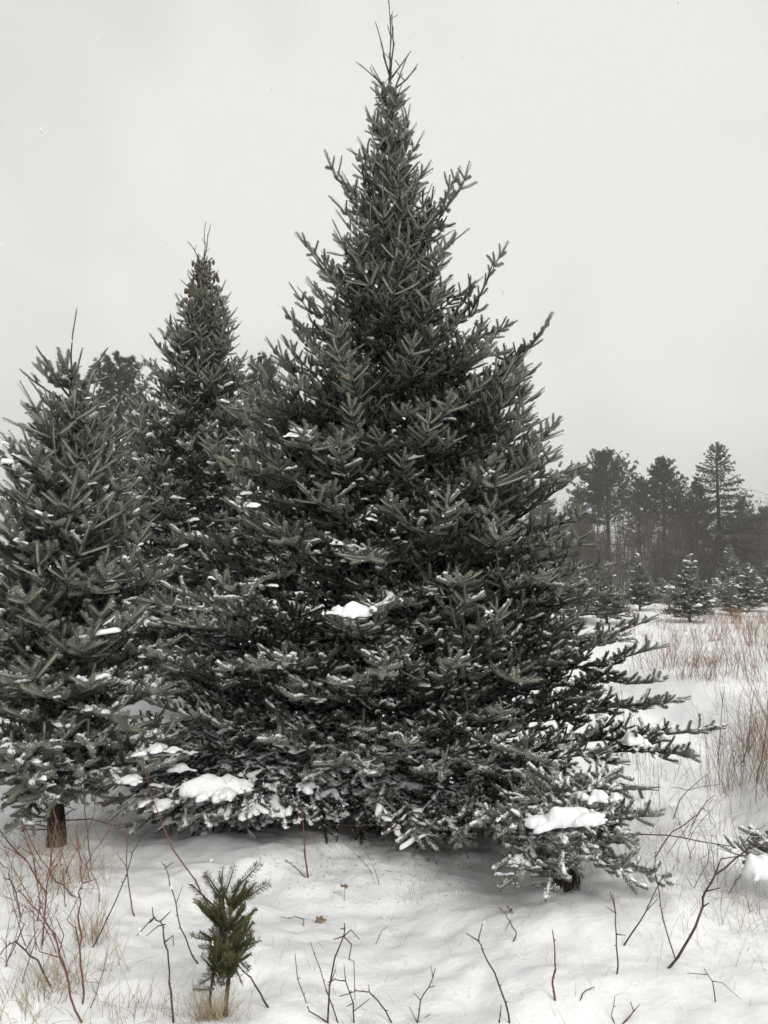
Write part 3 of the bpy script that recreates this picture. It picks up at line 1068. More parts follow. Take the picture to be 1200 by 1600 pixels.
small_fir('snow-flecked young fir alone in front of the reddish stems', 1078, 860, 972, 50, 101, 0.26)
small_fir('dark young fir touching the tall fir on its right side', 1000, 862, 954, 38, 102, 0.15)
small_fir('grey-green young fir half hidden by the tall fir', 948, 868, 975, 44, 103, 0.05)
small_fir('small fir peeping up behind the gap beside the lone young fir', 1034, 896, 940, 26, 104, 0.2)
small_fir('young fir at the right edge, heavily flecked with snow', 1170, 872, 955, 46, 105, 0.35)
small_fir('snowy fir between the lone young fir and the right edge', 1122, 900, 937, 22, 106, 0.3)
small_fir('dark fir cut by the right edge of the field', 1212, 850, 948, 44, 107, 0.2)
small_fir('lowest snow-dotted fir at the foot of the spruce', 1143, 846, 932, 36, 108, 0.25)
small_fir('tiny fir between the lone young fir and its dark left neighbour', 1046, 912, 950, 20, 113, 0.25)
small_fir('broad low fir in front of the spruce foot, right of the lone young fir', 1142, 898, 962, 30, 114, 0.3)
small_fir('young fir showing only through the right boughs of the tall fir', 895, 872, 968, 46, 112, 0.15)
# conifer tops showing behind the two left firs
small_fir('snow-flecked fir seen through the left fir at the picture edge', -20, 860, 1010, 90, 111, 0.3, 'conifers behind the left firs')


def pine(name, label, px, py_top, y, hw, seed, bare_to, kind='pine', lean=0.0):
    """A tall far pine or spruce: trunk, dead lower limbs, and a crown of needle tufts on the branch ends."""
    r = random.Random(seed)
    x = at(px, 900, y).x
    g0 = gz1(x, y) - 0.1
    h = at(px, py_top, y).z - g0
    Rm = hw / F * y
    root = tag(empty(name, (x, y, g0)), label, 'pine tree' if kind == 'pine' else 'spruce tree', 'tall conifers at the field edge')
    tk = MB()
    tk.tube([Vector((lean * t, 0, h * t)) for t in (-0.02, .25, .5, .75, .98)], [0.20, 0.17, 0.13, 0.08, 0.02], 9, True, 0.05)
    tk.build('trunk', M['bark'], root)
    lm, pts = MB(), []
    nb = int(h * (13 if kind == 'pine' else 14))
    for k in range(nb):
        t = (k + r.random()) / nb
        z = h * (bare_to + (0.985 - bare_to) * t)
        a = r.uniform(0, 6.28)
        if kind == 'pine':
            prof = (0.75 + 0.25 * t / 0.25) if t < 0.25 else (1 - (t - 0.25) / 0.75) ** 0.62
            L, e = Rm * max(0.12, prof) * r.uniform(0.6, 1.1), R(r.uniform(5, 40) + 25 * t)
        else:
            L, e = Rm * (1 - t) ** 0.85 * r.uniform(0.62, 1.08) + 0.12, R(np.interp(t, (0, .6, 1), (-12, 5, 45)) + r.gauss(0, 6))
        d = Vector((math.cos(a) * math.cos(e), math.sin(a) * math.cos(e), math.sin(e)))
        A = Vector((lean * z / h, 0, z - (0.2 if kind == 'pine' else 0)))
        T = A + d * L
        Cp = (A + T) * .5 + Vector((0, 0, -0.08 * L))
        path = [A * (1 - u) ** 2 + Cp * 2 * u * (1 - u) + T * u * u for u in (0, .33, .66, 1)]
        lm.tube(path, [0.03, 0.022, 0.015, 0.006], 4, False)
        m = max(4, int(L * (20 if kind == 'pine' else 26)))
        for j in range(m):
            u = r.uniform(0.35 if kind == 'pine' else 0.12, 1.02)
            p = A * (1 - u) ** 2 + Cp * 2 * u * (1 - u) + T * u * u
            sd = Vector((-math.sin(a), math.cos(a), 0)) * r.gauss(0, 0.16) * L * (1.1 - u * 0.5)
            p = p + sd + Vector((0, 0, r.gauss(0.05, 0.07) if kind == 'pine' else r.gauss(-0.06, 0.05)))
            dd = nrm(d + sd * 1.2 / max(L, .1) + Vector((r.gauss(0, .3), r.gauss(0, .3), 0.5 if kind == 'pine' else -0.1)))
            sc = r.uniform(0.6, 1.15) * (0.85 if kind == 'pine' else 0.8)
            pts.append((p + Vector(root.location), frame_quat(dd, UP), Vector((sc, sc, sc * (1 if kind == 'pine' else 0.6))), r.randrange(2), r.random()))
    for k in range(int(h * bare_to * 9)):
        z = h * bare_to * r.uniform(0.12, 1.0)
        a, L = r.uniform(0, 6.28), Rm * r.uniform(0.3, 0.9)
        d = Vector((math.cos(a), math.sin(a), r.uniform(-0.35, 0.2)))
        p0 = Vector((lean * z / h, 0, z))
        lm.tube([p0, p0 + d * L * .5 + Vector((0, 0, .06)), p0 + d * L], [0.02, 0.013, 0.004], 3, False)
        for j in range(4):
            q = p0 + d * L * r.uniform(.3, .9)
            lm.tube([q, q + Vector((r.gauss(0, .4), r.gauss(0, .4), r.gauss(0, .25)))], [0.008, 0.003], 3, False)
    lm.build('limbs', M['thicket'], root)
    scatter('crown', pts, NG_TUFT, root, root.location)
    return root


pine('pine_tree', 'broad round-topped pine nearest the tall fir', 952, 703, 55, 74, 201, 0.48)
pine('pine_tree', 'second round-topped pine, narrower, beside the broad one', 1040, 713, 57, 54, 202, 0.50)
pine('pine_tree', 'lower dark pine between the second pine and the spruce', 1092, 745, 58, 34, 203, 0.42)
pine('pine_tree', 'hazy rounded conifer crown between the two left firs', 178, 548, 30, 150, 211, .2)
pine('pine_tree', 'rounded conifer crown just left of the tall fir', 404, 548, 30, 110, 212, .2)
pine('spruce_tree', 'pointed spruce with wide drooping limbs at the field edge', 1126, 690, 50, 122, 204, 0.10, 'spruce')
pine('pine_tree', 'low hazy pine behind the notch between the two round pines', 1000, 745, 68, 40, 205, 0.35)
pine('pine_tree', 'low pine top just right of the tall fir', 905, 760, 66, 40, 206, 0.3)
pine('pine_tree', 'pale conifer behind the spruce at the right edge', 1200, 790, 64, 60, 207, 0.1)
pine('pine_tree', 'dim pine behind the spruce foot', 1165, 775, 66, 46, 208, 0.2)
pine('pine_tree', 'shaded pine glimpsed through the right flank of the tall fir', 850, 770, 60, 50, 210, .2)
pine('pine_tree', 'dim pine behind the second round pine', 1062, 770, 70, 40, 209, 0.25)


def thicket():
    """The mass of bare saplings and dead twigs under the pines."""
    r = random.Random(77)
    mb = MB()
    for k in range(1500):
        y = r.uniform(46, 68)
        px = r.uniform(560, 1230)
        x = at(px, 900, y).x
        h = r.uniform(2.2, 6.6)
        p = Vector((x, y, gz1(x, y) - 0.1))
        q = p + Vector((r.gauss(0, .35), r.gauss(0, .35), h))
        m1 = p.lerp(q, .5) + Vector((r.gauss(0, .12), r.gauss(0, .12), 0))
        mb.tube([p, m1, q], [0.03, 0.02, 0.006], 3, False)
        for j in range(16):
            u = r.uniform(0.12, 0.98)
            s = p.lerp(q, u)
            e = s + Vector((r.gauss(0, .55), r.gauss(0, .55), r.uniform(-0.1, 0.7)))
            mb.tube([s, s.lerp(e, .5) + Vector((0, 0, r.gauss(0, .06))), e], [0.013, 0.009, 0.004], 3, False)
    tag(mb.build('thicket', M['thicket']), 'mass of bare brown saplings and dead twigs under the far pines', 'thicket', kind='stuff')


thicket()


def treeline():
    """A wood that closes the far side of the field, behind everything that can be told apart."""
    r = random.Random(78)
    pts = []
    for k in range(120):
        a = r.uniform(-60, 60)
        d = r.uniform(95, 150)
        x, y = d * math.sin(R(a)), d * math.cos(R(a))
        h = r.uniform(4.5, 8.0)
        rb = h * r.uniform(0.2, 0.3)
        for j in range(90):
            t = r.random() ** 0.7
            b = r.uniform(0, 6.28)
            q = rb * (1 - t) ** 0.7 * r.uniform(0.6, 1.0)
            p = Vector((x + q * math.cos(b), y + q * math.sin(b), gz1(x, y) + h * t))
            s = r.uniform(2.4, 4.0)
            pts.append((p, frame_quat(Vector((math.cos(b), math.sin(b), 0.6)), UP), Vector((s, s, s)), r.randrange(2), r.random()))
    o = scatter('far_wood', pts, NG_TUFT, None)
    tag(o, 'distant wood closing the far side of the snowy field', 'wood', kind='stuff')


treeline()


# ------------------------------------------------------------------ dry grass and stems
def blade(mb, p, d, L, w, r, bend=0.5, segs=4):
    side = nrm(d.cross(Vector((r.gauss(0, 1), r.gauss(0, 1), 0.2))))
    pts, dirv, q = [], d.copy(), p.copy()
    bd = Vector((r.gauss(0, 1), r.gauss(0, 1), -0.35)) * bend
    for i in range(segs + 1):
        ww = w * (1 - 0.85 * i / segs)
        pts += [q - side * ww, q + side * ww]
        dirv = nrm(dirv + bd / segs)
        q = q + dirv * L / segs
    mb.add(pts, [(2 * i, 2 * i + 1, 2 * i + 3, 2 * i + 2) for i in range(segs)])


def grass(label, tufts, seed, matk='straw', cat='dry grass'):
    r = random.Random(seed)
    mb = MB()
    for (px, py, n, spread, ln, bend, w) in tufts:
        c = ground(px, py)
        for k in range(n):
            x, y = c.x + r.gauss(0, spread), c.y + r.gauss(0, spread)
            d = nrm(Vector((r.gauss(0, .38), r.gauss(0, .38), 1)))
            blade(mb, Vector((x, y, gz1(x, y) - 0.01)), d, ln * r.uniform(0.5, 1.2), w, r, bend * r.uniform(0.2, 1.6))
    return tag(mb.build('dry_grass', M[matk], None), label, cat, kind='stuff')


grass('straw-coloured grass tangled among the red canes at the lower left', [
    (70, 1400, 90, 0.12, 0.30, 0.7, .0013), (100, 1380, 60, 0.10, 0.28, 0.7, .0013), (140, 1475, 60, 0.035, 0.30, 0.35, .0013), (90, 1540, 70, 0.05, 0.26, 0.6, .0013), (60, 1560, 60, 0.08, 0.25, 0.7, .0013),
    (20, 1590, 60, 0.07, 0.20, 0.9, .0014), (30, 1440, 40, 0.12, 0.22, 0.7, .0013), (170, 1520, 25, 0.06, 0.22, 0.6, .0012), (20, 1340, 60, 0.12, 0.3, 0.8, .0014), (90, 1330, 70, 0.09, 0.3, 0.7, .0014), (150, 1360, 40, 0.06, 0.25, 0.7, .0013)], 301)
grass('dry grass lying round the seedling foot along the bottom edge', [
    (325, 1592, 130, 0.03, 0.16, 0.6, .0012), (350, 1588, 70, 0.04, 0.16, 0.8, .0012), (200, 1590, 50, 0.10, 0.18, 0.9, .0013), (250, 1585, 30, 0.08, 0.16, 0.8, .0012), (290, 1570, 16, 0.06, 0.2, .4, .0011), (160, 1575, 30, 0.08, 0.18, 0.8, .0012)], 302)
grass('thin dead grass poking through the snow below the tall fir', [
    (640, 1385, 40, 0.09, 0.13, 0.9, .0011), (560, 1330, 30, 0.2, 0.16, 0.7, .0011), (650, 1345, 30, 0.15, 0.18, .8, .0011), (745, 1355, 30, 0.1, 0.15, .7, .0011), (905, 1370, 40, 0.1, .14, .8, .0011), (760, 1400, 18, .12, .12, .9, .001), (520, 1400, 14, .3, .1, .4, .001), (620, 1460, 14, .3, .09, .4, .001), (820, 1500, 12, .3, .1, .4, .001), (480, 1460, 10, .25, .09, .4, .001), (1000, 1440, 14, .2, .12, .5, .001)], 303)
grass('loose straw-coloured grass on the right-hand snow bank', [
    (1000, 1330, 50, 0.18, 0.24, 0.8, .0013), (1060, 1350, 60, 0.2, 0.25, 0.8, .0013), (1110, 1360, 60, 0.15, 0.25, 0.9, .0013), (1150, 1410, 60, 0.12, 0.22, 0.9, .0013), (1190, 1440, 40, 0.10, 0.22, 0.9, .0013), (1120, 1300, 50, 0.25, 0.26, 0.7, .0013), (1040, 1290, 40, .25, .25, .7, .0013), (1180, 1510, 24, 0.10, 0.2, 0.9, .0013), (1060, 1250, 40, .3, .26, .7, .0014), (1130, 1240, 40, .3, .26, .7, .0014), (1180, 1260, 40, .3, .28, .7, .0014), (1060, 1420, 24, .15, .2, .6, .0012)], 304)


grass('single dead grass blades scattered over the open foreground snow', [(300 + (k * 137) % 860, 1400 + (k * 89) % 195, 3, 0.07, 0.085, 0.5, .0009) for k in range(70)], 305)


def field_stems():
    r = random.Random(88)
    mb = MB()
    n = 0
    while n < 185:
        px, py = r.uniform(940, 1270), 966 + 300 * r.random() ** 1.5
        g = ground(px, py)
        dens = 0.30 + 1.4 * (mnoise.noise(Vector((g.x * 0.55, g.y * 0.35, 1.7))) + 0.1)
        edge = 2.62 + 0.16 * (g.y - 4) + 0.25 * math.sin(g.y * 1.1)
        if py > 1030 and g.x < edge + r.gauss(0, .25):
            dens *= 0.08
        if px > 1120:
            dens += 0.40
        if r.random() > dens:
            continue
        n += 1
        # one clump of stems splaying from a shared root
        big = r.uniform(0.6, 1.25) * (1.2 if px > 1120 else 0.95)
        lx, ly = r.gauss(0, .14), r.gauss(0, .14)
        for c in range(r.randrange(3, 16)):
            h = r.uniform(0.25, 0.62) * big
            d = nrm(Vector((lx + r.gauss(0, .22), ly + r.gauss(0, .22), 1)))
            x, y = g.x + r.gauss(0, .07), g.y + r.gauss(0, .09)
            p = Vector((x, y, gz1(x, y) - 0.02))
            q = p + d * h + Vector((r.gauss(0, .04), r.gauss(0, .04), 0))
            m1 = p + d * h * .5 + Vector((r.gauss(0, .02), r.gauss(0, .02), 0))
            wd = (0.0010 + 0.00011 * g.y) * r.uniform(.6, 1.3)
            mb.tube([p, m1, q], [wd, wd * .8, wd * .35], 3, False)
            for j in range(r.randrange(0, 6)):
                s = m1.lerp(q, r.uniform(0, 1))
                e = s + Vector((r.gauss(0, .06), r.gauss(0, .06), r.uniform(.0, .13)))
                mb.tube([s, e], [wd * .6, wd * .3], 3, False)
    tag(mb.build('dry_stems', M['rust'], None), 'dense rust-brown dead stems standing over the right-hand field', 'dry stems', kind='stuff')
    # matted rust undergrowth round the young firs
    mb = MB()
    for k in range(900):
        px, py = r.uniform(945, 1230), 948 + 30 * r.random()
        if mnoise.noise(Vector((px * .03, py * .05, 4))) < -.05:
            continue
        g = ground(px, py)
        d = nrm(Vector((r.gauss(0, .7), r.gauss(0, .7), 1)))
        p = Vector((g.x, g.y, g.z - .02))
        mb.tube([p, p + d * r.uniform(.15, .55)], [0.006, 0.003], 3, False)
    tag(mb.build('undergrowth', M['rust'], None), 'matted rust-coloured undergrowth round the young firs', 'undergrowth', kind='stuff')


field_stems()


# ------------------------------------------------------------------ canes and twigs standing in the snow
def cane(label, pts, rad=0.0032, mk='cane_dark', branches=(), lean=0.05, name='bare_cane', depth=None, dbranch=0.02):
    """pts: photograph pixels from the foot up; the foot stands on the snow and the cane rises at that distance."""
    r = random.Random(len(label) * 131 + int(pts[0][0]))
    if depth is None:
        foot = ground(pts[0][0], min(pts[0][1], 1598))
    else:
        foot = at(pts[0][0], pts[0][1], depth)
    y0 = foot.y
    n = len(pts)

    def W(px, py, f):
        return at(px, py, y0 + lean * f)
    P = [foot] + [W(px, py, (i + 1) / n) for i, (px, py) in enumerate(pts[1:])]
    root = tag(empty(name, foot), label, 'cane', 'bare canes and twigs in the snow')
    path = []
    for i in range(n - 1):
        path.append(P[i] - foot)
        path.append(P[i].lerp(P[i + 1], 0.5) - foot + Vector((r.gauss(0, .0022), r.gauss(0, .004), r.gauss(0, .0015))))
    path.append(P[-1] - foot)
    if depth is None:
        d = nrm(path[1] - path[0])
        path.insert(0, path[0] - Vector((d.x, d.y, max(0.5, d.z))) * 0.06)
    mb = MB()
    m = len(path)
    mb.tube(path, [rad * (1 - 0.55 * i / (m - 1)) for i in range(m)], 6, True, 0.06)
    for i in range(2, m - 1):
        if r.random() < 0.6:                     # buds and thorn stubs
            p = path[i]
            d = nrm(Vector((r.gauss(0, 1), r.gauss(0, .5), r.uniform(0, 1))))
            mb.tube([p, p + d * r.uniform(0.006, 0.013)], [rad * .7, rad * .25], 4, True)
    mb.build('stem', M[mk], root)
    for br in branches:
        bb = MB()
        q = [W(px, py, 0.6) - foot + Vector((0, dbranch * i * (1 if k % 2 else -1), 0)) for k, (px, py) in enumerate(br) for i in (k,)]
        # start the side twig on the stem itself
        j = min(range(m), key=lambda i: (path[i] - q[0]).length)
        q[0] = path[j]
        bb.tube(q, [rad * .62 * (1 - .45 * i / max(1, len(q) - 1)) for i in range(len(q))], 5, True)
        bb.build('side_twig', M[mk], root)
    return root


cane('upright reddish cane nearest the left fir trunk foot, leaning right at its top', [(66, 1476), (72, 1402), (78, 1365), (82, 1315), (88, 1285), (82, 1242)], .004, 'cane', [[(78, 1365), (92, 1345), (104, 1318)]])
cane('long bent cane rising from the bottom edge towards the upper left corner grass', [(128, 1598), (110, 1558), (104, 1520), (92, 1490), (85, 1460), (62, 1425), (48, 1412), (28, 1390)], .004, 'cane', [[(92, 1490), (96, 1465), (95, 1425)], [(104, 1520), (88, 1500), (70, 1478), (42, 1480)]])
cane('tall wavy cane with many kinks in the middle of the left grass', [(129, 1568), (130, 1540), (126, 1510), (124, 1478), (127, 1460), (122, 1432), (126, 1412), (122, 1395), (129, 1380), (127, 1350), (122, 1322), (120, 1290)], .004, 'cane', [[(124, 1478), (115, 1455), (112, 1430), (116, 1405)], [(129, 1384), (148, 1377)]])
cane('thick forked twig leaning left out of the straw near the left edge', [(79, 1542), (59, 1500), (40, 1485), (26, 1472), (15, 1475), (0, 1492)], .0042, 'cane_dark', [[(26, 1472), (10, 1502)], [(26, 1472), (34, 1448), (38, 1430)], [(40, 1485), (56, 1455)]])
cane('reddish cane sloping down from the left edge under the left fir', [(40, 1343), (15, 1318), (0, 1298), (-14, 1280)], .005, 'cane')
cane('leaning cane crossing low behind the upright red canes', [(72, 1395), (57, 1372), (42, 1345), (25, 1332), (5, 1322)], .004, 'cane', [[(57, 1372), (50, 1340), (40, 1320)]])
cane('arching cane above the straw, curving up to the left', [(117, 1402), (105, 1390), (87, 1378), (77, 1360), (65, 1345), (47, 1312), (37, 1290), (32, 1262)], .0036, 'cane')
cane('thin cane at the left edge with a level top twig', [(32, 1432), (25, 1395), (16, 1375), (15, 1358), (0, 1347)], .0036, 'cane_dark', [[(16, 1375), (0, 1374)], [(25, 1395), (42, 1388)]])
cane('straight cane just right of the left fir trunk', [(142, 1352), (139, 1328), (137, 1300), (132, 1265), (132, 1240), (130, 1200)], .004, 'cane', [[(137, 1300), (146, 1270), (152, 1235)]])
cane('low arching cane sweeping right from the left fir foot', [(142, 1330), (150, 1342), (160, 1370), (175, 1388), (192, 1407), (210, 1420), (220, 1425), (235, 1427)], .0034, 'cane', [[(160, 1352), (180, 1380), (190, 1404)]], lean=-.25)
cane('dark kinked cane with hooked top left of the seedling', [(271, 1598), (267, 1548), (265, 1520), (262, 1485), (257, 1472), (255, 1452), (250, 1440), (240, 1434), (234, 1442)], .0042, 'cane_dark', [[(250, 1440), (264, 1428)], [(257, 1468), (268, 1466), (276, 1469)], [(252, 1446), (244, 1451), (234, 1454)], [(237, 1436), (228, 1447), (220, 1453)], [(236, 1436), (235, 1421)]])
cane('dark cane slanting from the straw up towards the tall fir', [(145, 1480), (160, 1452), (175, 1420), (192, 1380), (200, 1358), (207, 1332), (218, 1312), (235, 1287)], .0036, 'cane_dark', [[(207, 1332), (199, 1334)]])
cane('reddish cane rising beside the slanting dark one', [(210, 1431), (205, 1410), (198, 1355), (199, 1320), (195, 1292), (202, 1262)], .0036, 'cane', [[(198, 1350), (180, 1335)]])
cane('long red cane arching from behind the seedling into the tall fir', [(326, 1414), (305, 1375), (270, 1327), (255, 1290), (240, 1252), (232, 1225), (222, 1190)], .0045, 'cane', lean=.15)
cane('slim dark cane curving up left of the seedling with a forked tip', [(309, 1505), (295, 1480), (282, 1450), (275, 1412), (265, 1382), (259, 1355), (252, 1346)], .0034, 'cane_dark', [[(273, 1405), (284, 1386)], [(259, 1356), (270, 1350)]])
cane('broken reddish stake standing under the tall fir', [(481, 1371), (477, 1340), (474, 1290), (471, 1257)], .0055, 'cane', [[(480, 1368), (474, 1330)]])
cane('short fallen twig beside the broken reddish stake', [(477, 1371), (460, 1354), (445, 1342)], .003, 'cane_dark', lean=.1)
cane('dark stick propped against the right side of the seedling', [(419, 1574), (407, 1552), (392, 1527), (372, 1507)], .0045, 'cane_dark', lean=0.0)
cane('small hooked twig lying on open snow right of the seedling', [(474, 1446), (474, 1436), (462, 1432), (450, 1435), (437, 1432)], .0026, 'cane_dark')
cane('central bottom cane with a crossed twiggy top', [(512, 1598), (515, 1540), (523, 1497), (537, 1463), (538, 1442)], .0042, 'cane_dark', [[(535, 1466), (521, 1472)], [(536, 1462), (548, 1457), (562, 1459)], [(537, 1462), (549, 1480), (546, 1490), (552, 1515), (556, 1543)], [(538, 1452), (531, 1455)], [(515, 1535), (524, 1519)]])
cane('thin curved cane left of the crossed twiggy one', [(512, 1598), (483, 1580), (465, 1530), (461, 1490)], .003, 'cane_dark', lean=-.04)
cane('straight slender cane slanting left behind the crossed twiggy one', [(528, 1598), (512, 1553), (500, 1513), (485, 1472)], .003, 'cane_dark', lean=.12)
cane('cane bent over flat to the left at the bottom centre', [(553, 1598), (552, 1567), (540, 1533), (523, 1530), (512, 1535)], .0034, 'cane_dark', [[(540, 1533), (537, 1510)], [(553, 1582), (577, 1566)], [(546, 1555), (541, 1578)]])
cane('arched cane bowing left over the bottom centre snow', [(612, 1599), (590, 1563), (577, 1550), (557, 1548), (530, 1557)], .0034, 'cane_dark', [[(577, 1550), (576, 1543)]])
cane('little branching twig right of the arched bottom cane', [(652, 1598), (657, 1563), (670, 1543), (680, 1513)], .003, 'cane_dark', [[(669, 1546), (680, 1545)], [(657, 1563), (648, 1557)], [(652, 1588), (640, 1578)], [(654, 1598), (672, 1590)], [(678, 1522), (674, 1513)]])
cane('lone bowed cane with a forked tip in the lower middle', [(796, 1599), (790, 1567), (773, 1520), (753, 1483), (747, 1470), (728, 1458)], .0042, 'cane_dark', [[(747, 1470), (755, 1447)]])
cane('short stub next to the lone bowed cane', [(780, 1602), (783, 1570)], .0032, 'cane_dark')
cane('tiny bent straw in the open snow of the middle', [(587, 1475), (597, 1453), (606, 1447)], .002, 'cane_dark')
cane('crooked zigzag twig below the low snowy fir', [(802, 1471), (807, 1457), (797, 1440), (790, 1427), (778, 1417)], .003, 'cane_dark', [[(797, 1442), (790, 1458)]])
cane('two-toned upright stick below the low snowy fir', [(867, 1563), (863, 1537), (868, 1517), (867, 1487), (863, 1453)], .0045, 'cane', [[(866, 1530), (871, 1510)]])
cane('small arched twig right of the two-toned stick', [(907, 1562), (915, 1548), (930, 1542)], .0026, 'cane_dark', [[(922, 1545), (925, 1551)]])
cane('wavy upright cane with twiggy top right of the low snowy fir', [(964, 1522), (965, 1497), (963, 1460), (962, 1427), (953, 1393)], .0036, 'cane_dark', [[(962, 1425), (950, 1420)], [(964, 1418), (960, 1400)], [(964, 1462), (980, 1465)]])
cane('straight cane slanting right, left one of the crossing pair', [(975, 1477), (1000, 1440), (1017, 1407), (1038, 1367)], .0038, 'cane_dark', [[(1010, 1420), (1030, 1408)]])
cane('thin cane slanting left across its neighbour on the right-hand snow', [(1055, 1497), (1037, 1440), (1030, 1393), (1023, 1360), (1024, 1330)], .003, 'cane_dark', lean=.1)
cane('thickest cane on the right, curving out to the right edge', [(1045, 1513), (1070, 1477), (1087, 1447), (1098, 1417), (1102, 1393), (1117, 1367), (1147, 1343), (1170, 1325), (1198, 1317), (1230, 1310)], .0055, 'cane_dark', [[(1098, 1417), (1112, 1414)], [(1104, 1390), (1128, 1391)], [(1117, 1367), (1130, 1345), (1160, 1330)]], lean=-.1)
cane('long thin cane stretched level from the low snowy fir to the right edge', [(950, 1303), (1040, 1305), (1090, 1314), (1155, 1324), (1200, 1309), (1240, 1298)], .0038, 'cane_dark', [[(1155, 1324), (1180, 1305)]], depth=3.95, lean=-.1)
cane('small forked straw low on the right-hand snow', [(1118, 1565), (1113, 1533), (1100, 1513)], .0026, 'cane_dark', [[(1113, 1535), (1132, 1540), (1150, 1552)], [(1108, 1522), (1076, 1525)]])
cane('knobby forked twig at the bottom edge, lower right', [(975, 1598), (990, 1580), (985, 1565)], .0032, 'cane', [[(990, 1580), (1003, 1574)]])
cane('thin straw beside the knobby forked twig', [(960, 1598), (955, 1587), (961, 1555)], .0024, 'cane_dark')
cane('spreading bare twig halfway up the right-hand bank', [(1052, 1280), (1062, 1250), (1075, 1235), (1105, 1210)], .0036, 'cane_dark', [[(1075, 1235), (1100, 1230), (1127, 1222)], [(1075, 1235), (1060, 1232), (1045, 1228)]])
cane('long leaning twig with forked ends on the right-hand bank', [(1024, 1340), (1050, 1300), (1080, 1280), (1097, 1262), (1117, 1242)], .0036, 'cane_dark', [[(1085, 1277), (1078, 1302)], [(1100, 1260), (1110, 1272), (1106, 1285)]])
cane('tall straight stem standing alone at the edge of the field', [(1122, 1194), (1125, 1150), (1129, 1095), (1132, 1072)], .0042, 'cane_dark', [[(1124, 1165), (1117, 1148), (1112, 1132)], [(1129, 1090), (1125, 1075)]])
cane('slanting stem in front of the rust-brown field, left of two', [(1160, 1192), (1169, 1162), (1172, 1122), (1178, 1080)], .0045, 'cane_dark', [[(1169, 1160), (1175, 1135)]])
cane('dark stem in front of the rust-brown field, right of two', [(1182, 1220), (1190, 1190), (1196, 1150), (1200, 1090)], .0055, 'cane', [[(1190, 1190), (1197, 1165)]])



def bramble(label, feet, seed, h, mk, rad, lean=(0, 0)):
    """A tangle of thin branching stems that share a patch of ground."""
    r = random.Random(seed)
    c = ground(*feet[0])
    root = tag(empty('bramble', c), label, 'bramble', 'bramble tangles')
    for (px, py) in feet:
        g = ground(px, py) - c
        mb = MB()
        d = nrm(Vector((lean[0] + r.gauss(0, .35), lean[1] + r.gauss(0, .25), 1)))
        p, L, path = g - Vector((0, 0, .05)), h * r.uniform(.6, 1.25), []
        bend = Vector((r.gauss(0, .5), r.gauss(0, .3), -.25))
        for i in range(9):
            path.append(p)
            p = p + d * L / 8
            d = nrm(d + bend / 8 + Vector((r.gauss(0, .14), r.gauss(0, .1), r.gauss(0, .08))))
        mb.tube(path, [rad * (1 - .7 * i / 8) for i in range(9)], 5, True, .06)
        for i in range(2, 9):
            for k in range(r.randrange(0, 3)):
                q, e = [path[i]], nrm(d + Vector((r.gauss(0, .9), r.gauss(0, .6), r.gauss(.2, .5))))
                for j in range(3):
                    q.append(q[-1] + e * L * r.uniform(.04, .10))
                    e = nrm(e + Vector((r.gauss(0, .3), r.gauss(0, .3), r.gauss(0, .3))))
                mb.tube(q, [rad * .45, rad * .35, rad * .28, rad * .15], 4, False)
        mb.build('stem', M[mk], root)
    return root


r = random.Random(61)
bramble('tangle of thin red stems in front of the left fir trunk', [(r.uniform(0, 175), r.uniform(1345, 1440)) for k in range(13)], 62, .42, 'cane', .0026, (.0, .0))
bramble('tangle of thin red stems in the straw at the lower left corner', [(r.uniform(0, 150), r.uniform(1470, 1580)) for k in range(10)], 63, .34, 'cane', .0024, (-.1, 0))
bramble('tangle of thin dark twigs on the right-hand bank by the level cane', [(r.uniform(1000, 1170), r.uniform(1300, 1400)) for k in range(12)], 64, .36, 'cane_dark', .0022, (.2, 0))
bramble('sparse dark twigs under the front boughs of the tall fir', [(r.uniform(540, 800), r.uniform(1325, 1390)) for k in range(10)], 65, .22, 'cane_dark', .0020, (0, -.1))


# ------------------------------------------------------------------ lumps of snow lying on boughs
INDEX = []
for nm, lst in ALL.items():
    o = bpy.data.objects[nm]
    if o.location.y > 10:
        continue
    for (p, q, sc, k, t) in lst:
        d = q @ Vector((0.15 * sc.x, 0, 0))
        m = p + d * 0.5
        u, v, dep = project(m)
        INDEX.append((u, v, dep, m.x, m.y, m.z, d.x, d.y, d.z))
INDEX = np.array(INDEX)


def front_at(px, py, rad):
    """The nearest shoot to the viewer among those near this pixel: the bough that carries the lump."""
    dd = np.hypot(INDEX[:, 0] - px, INDEX[:, 1] - py)
    k = np.where(dd < rad)[0]
    if not len(k):
        k = np.array([int(np.argmin(dd))])
    b = k[np.argmin(INDEX[k, 2])]
    return Vector(INDEX[b, 3:6])


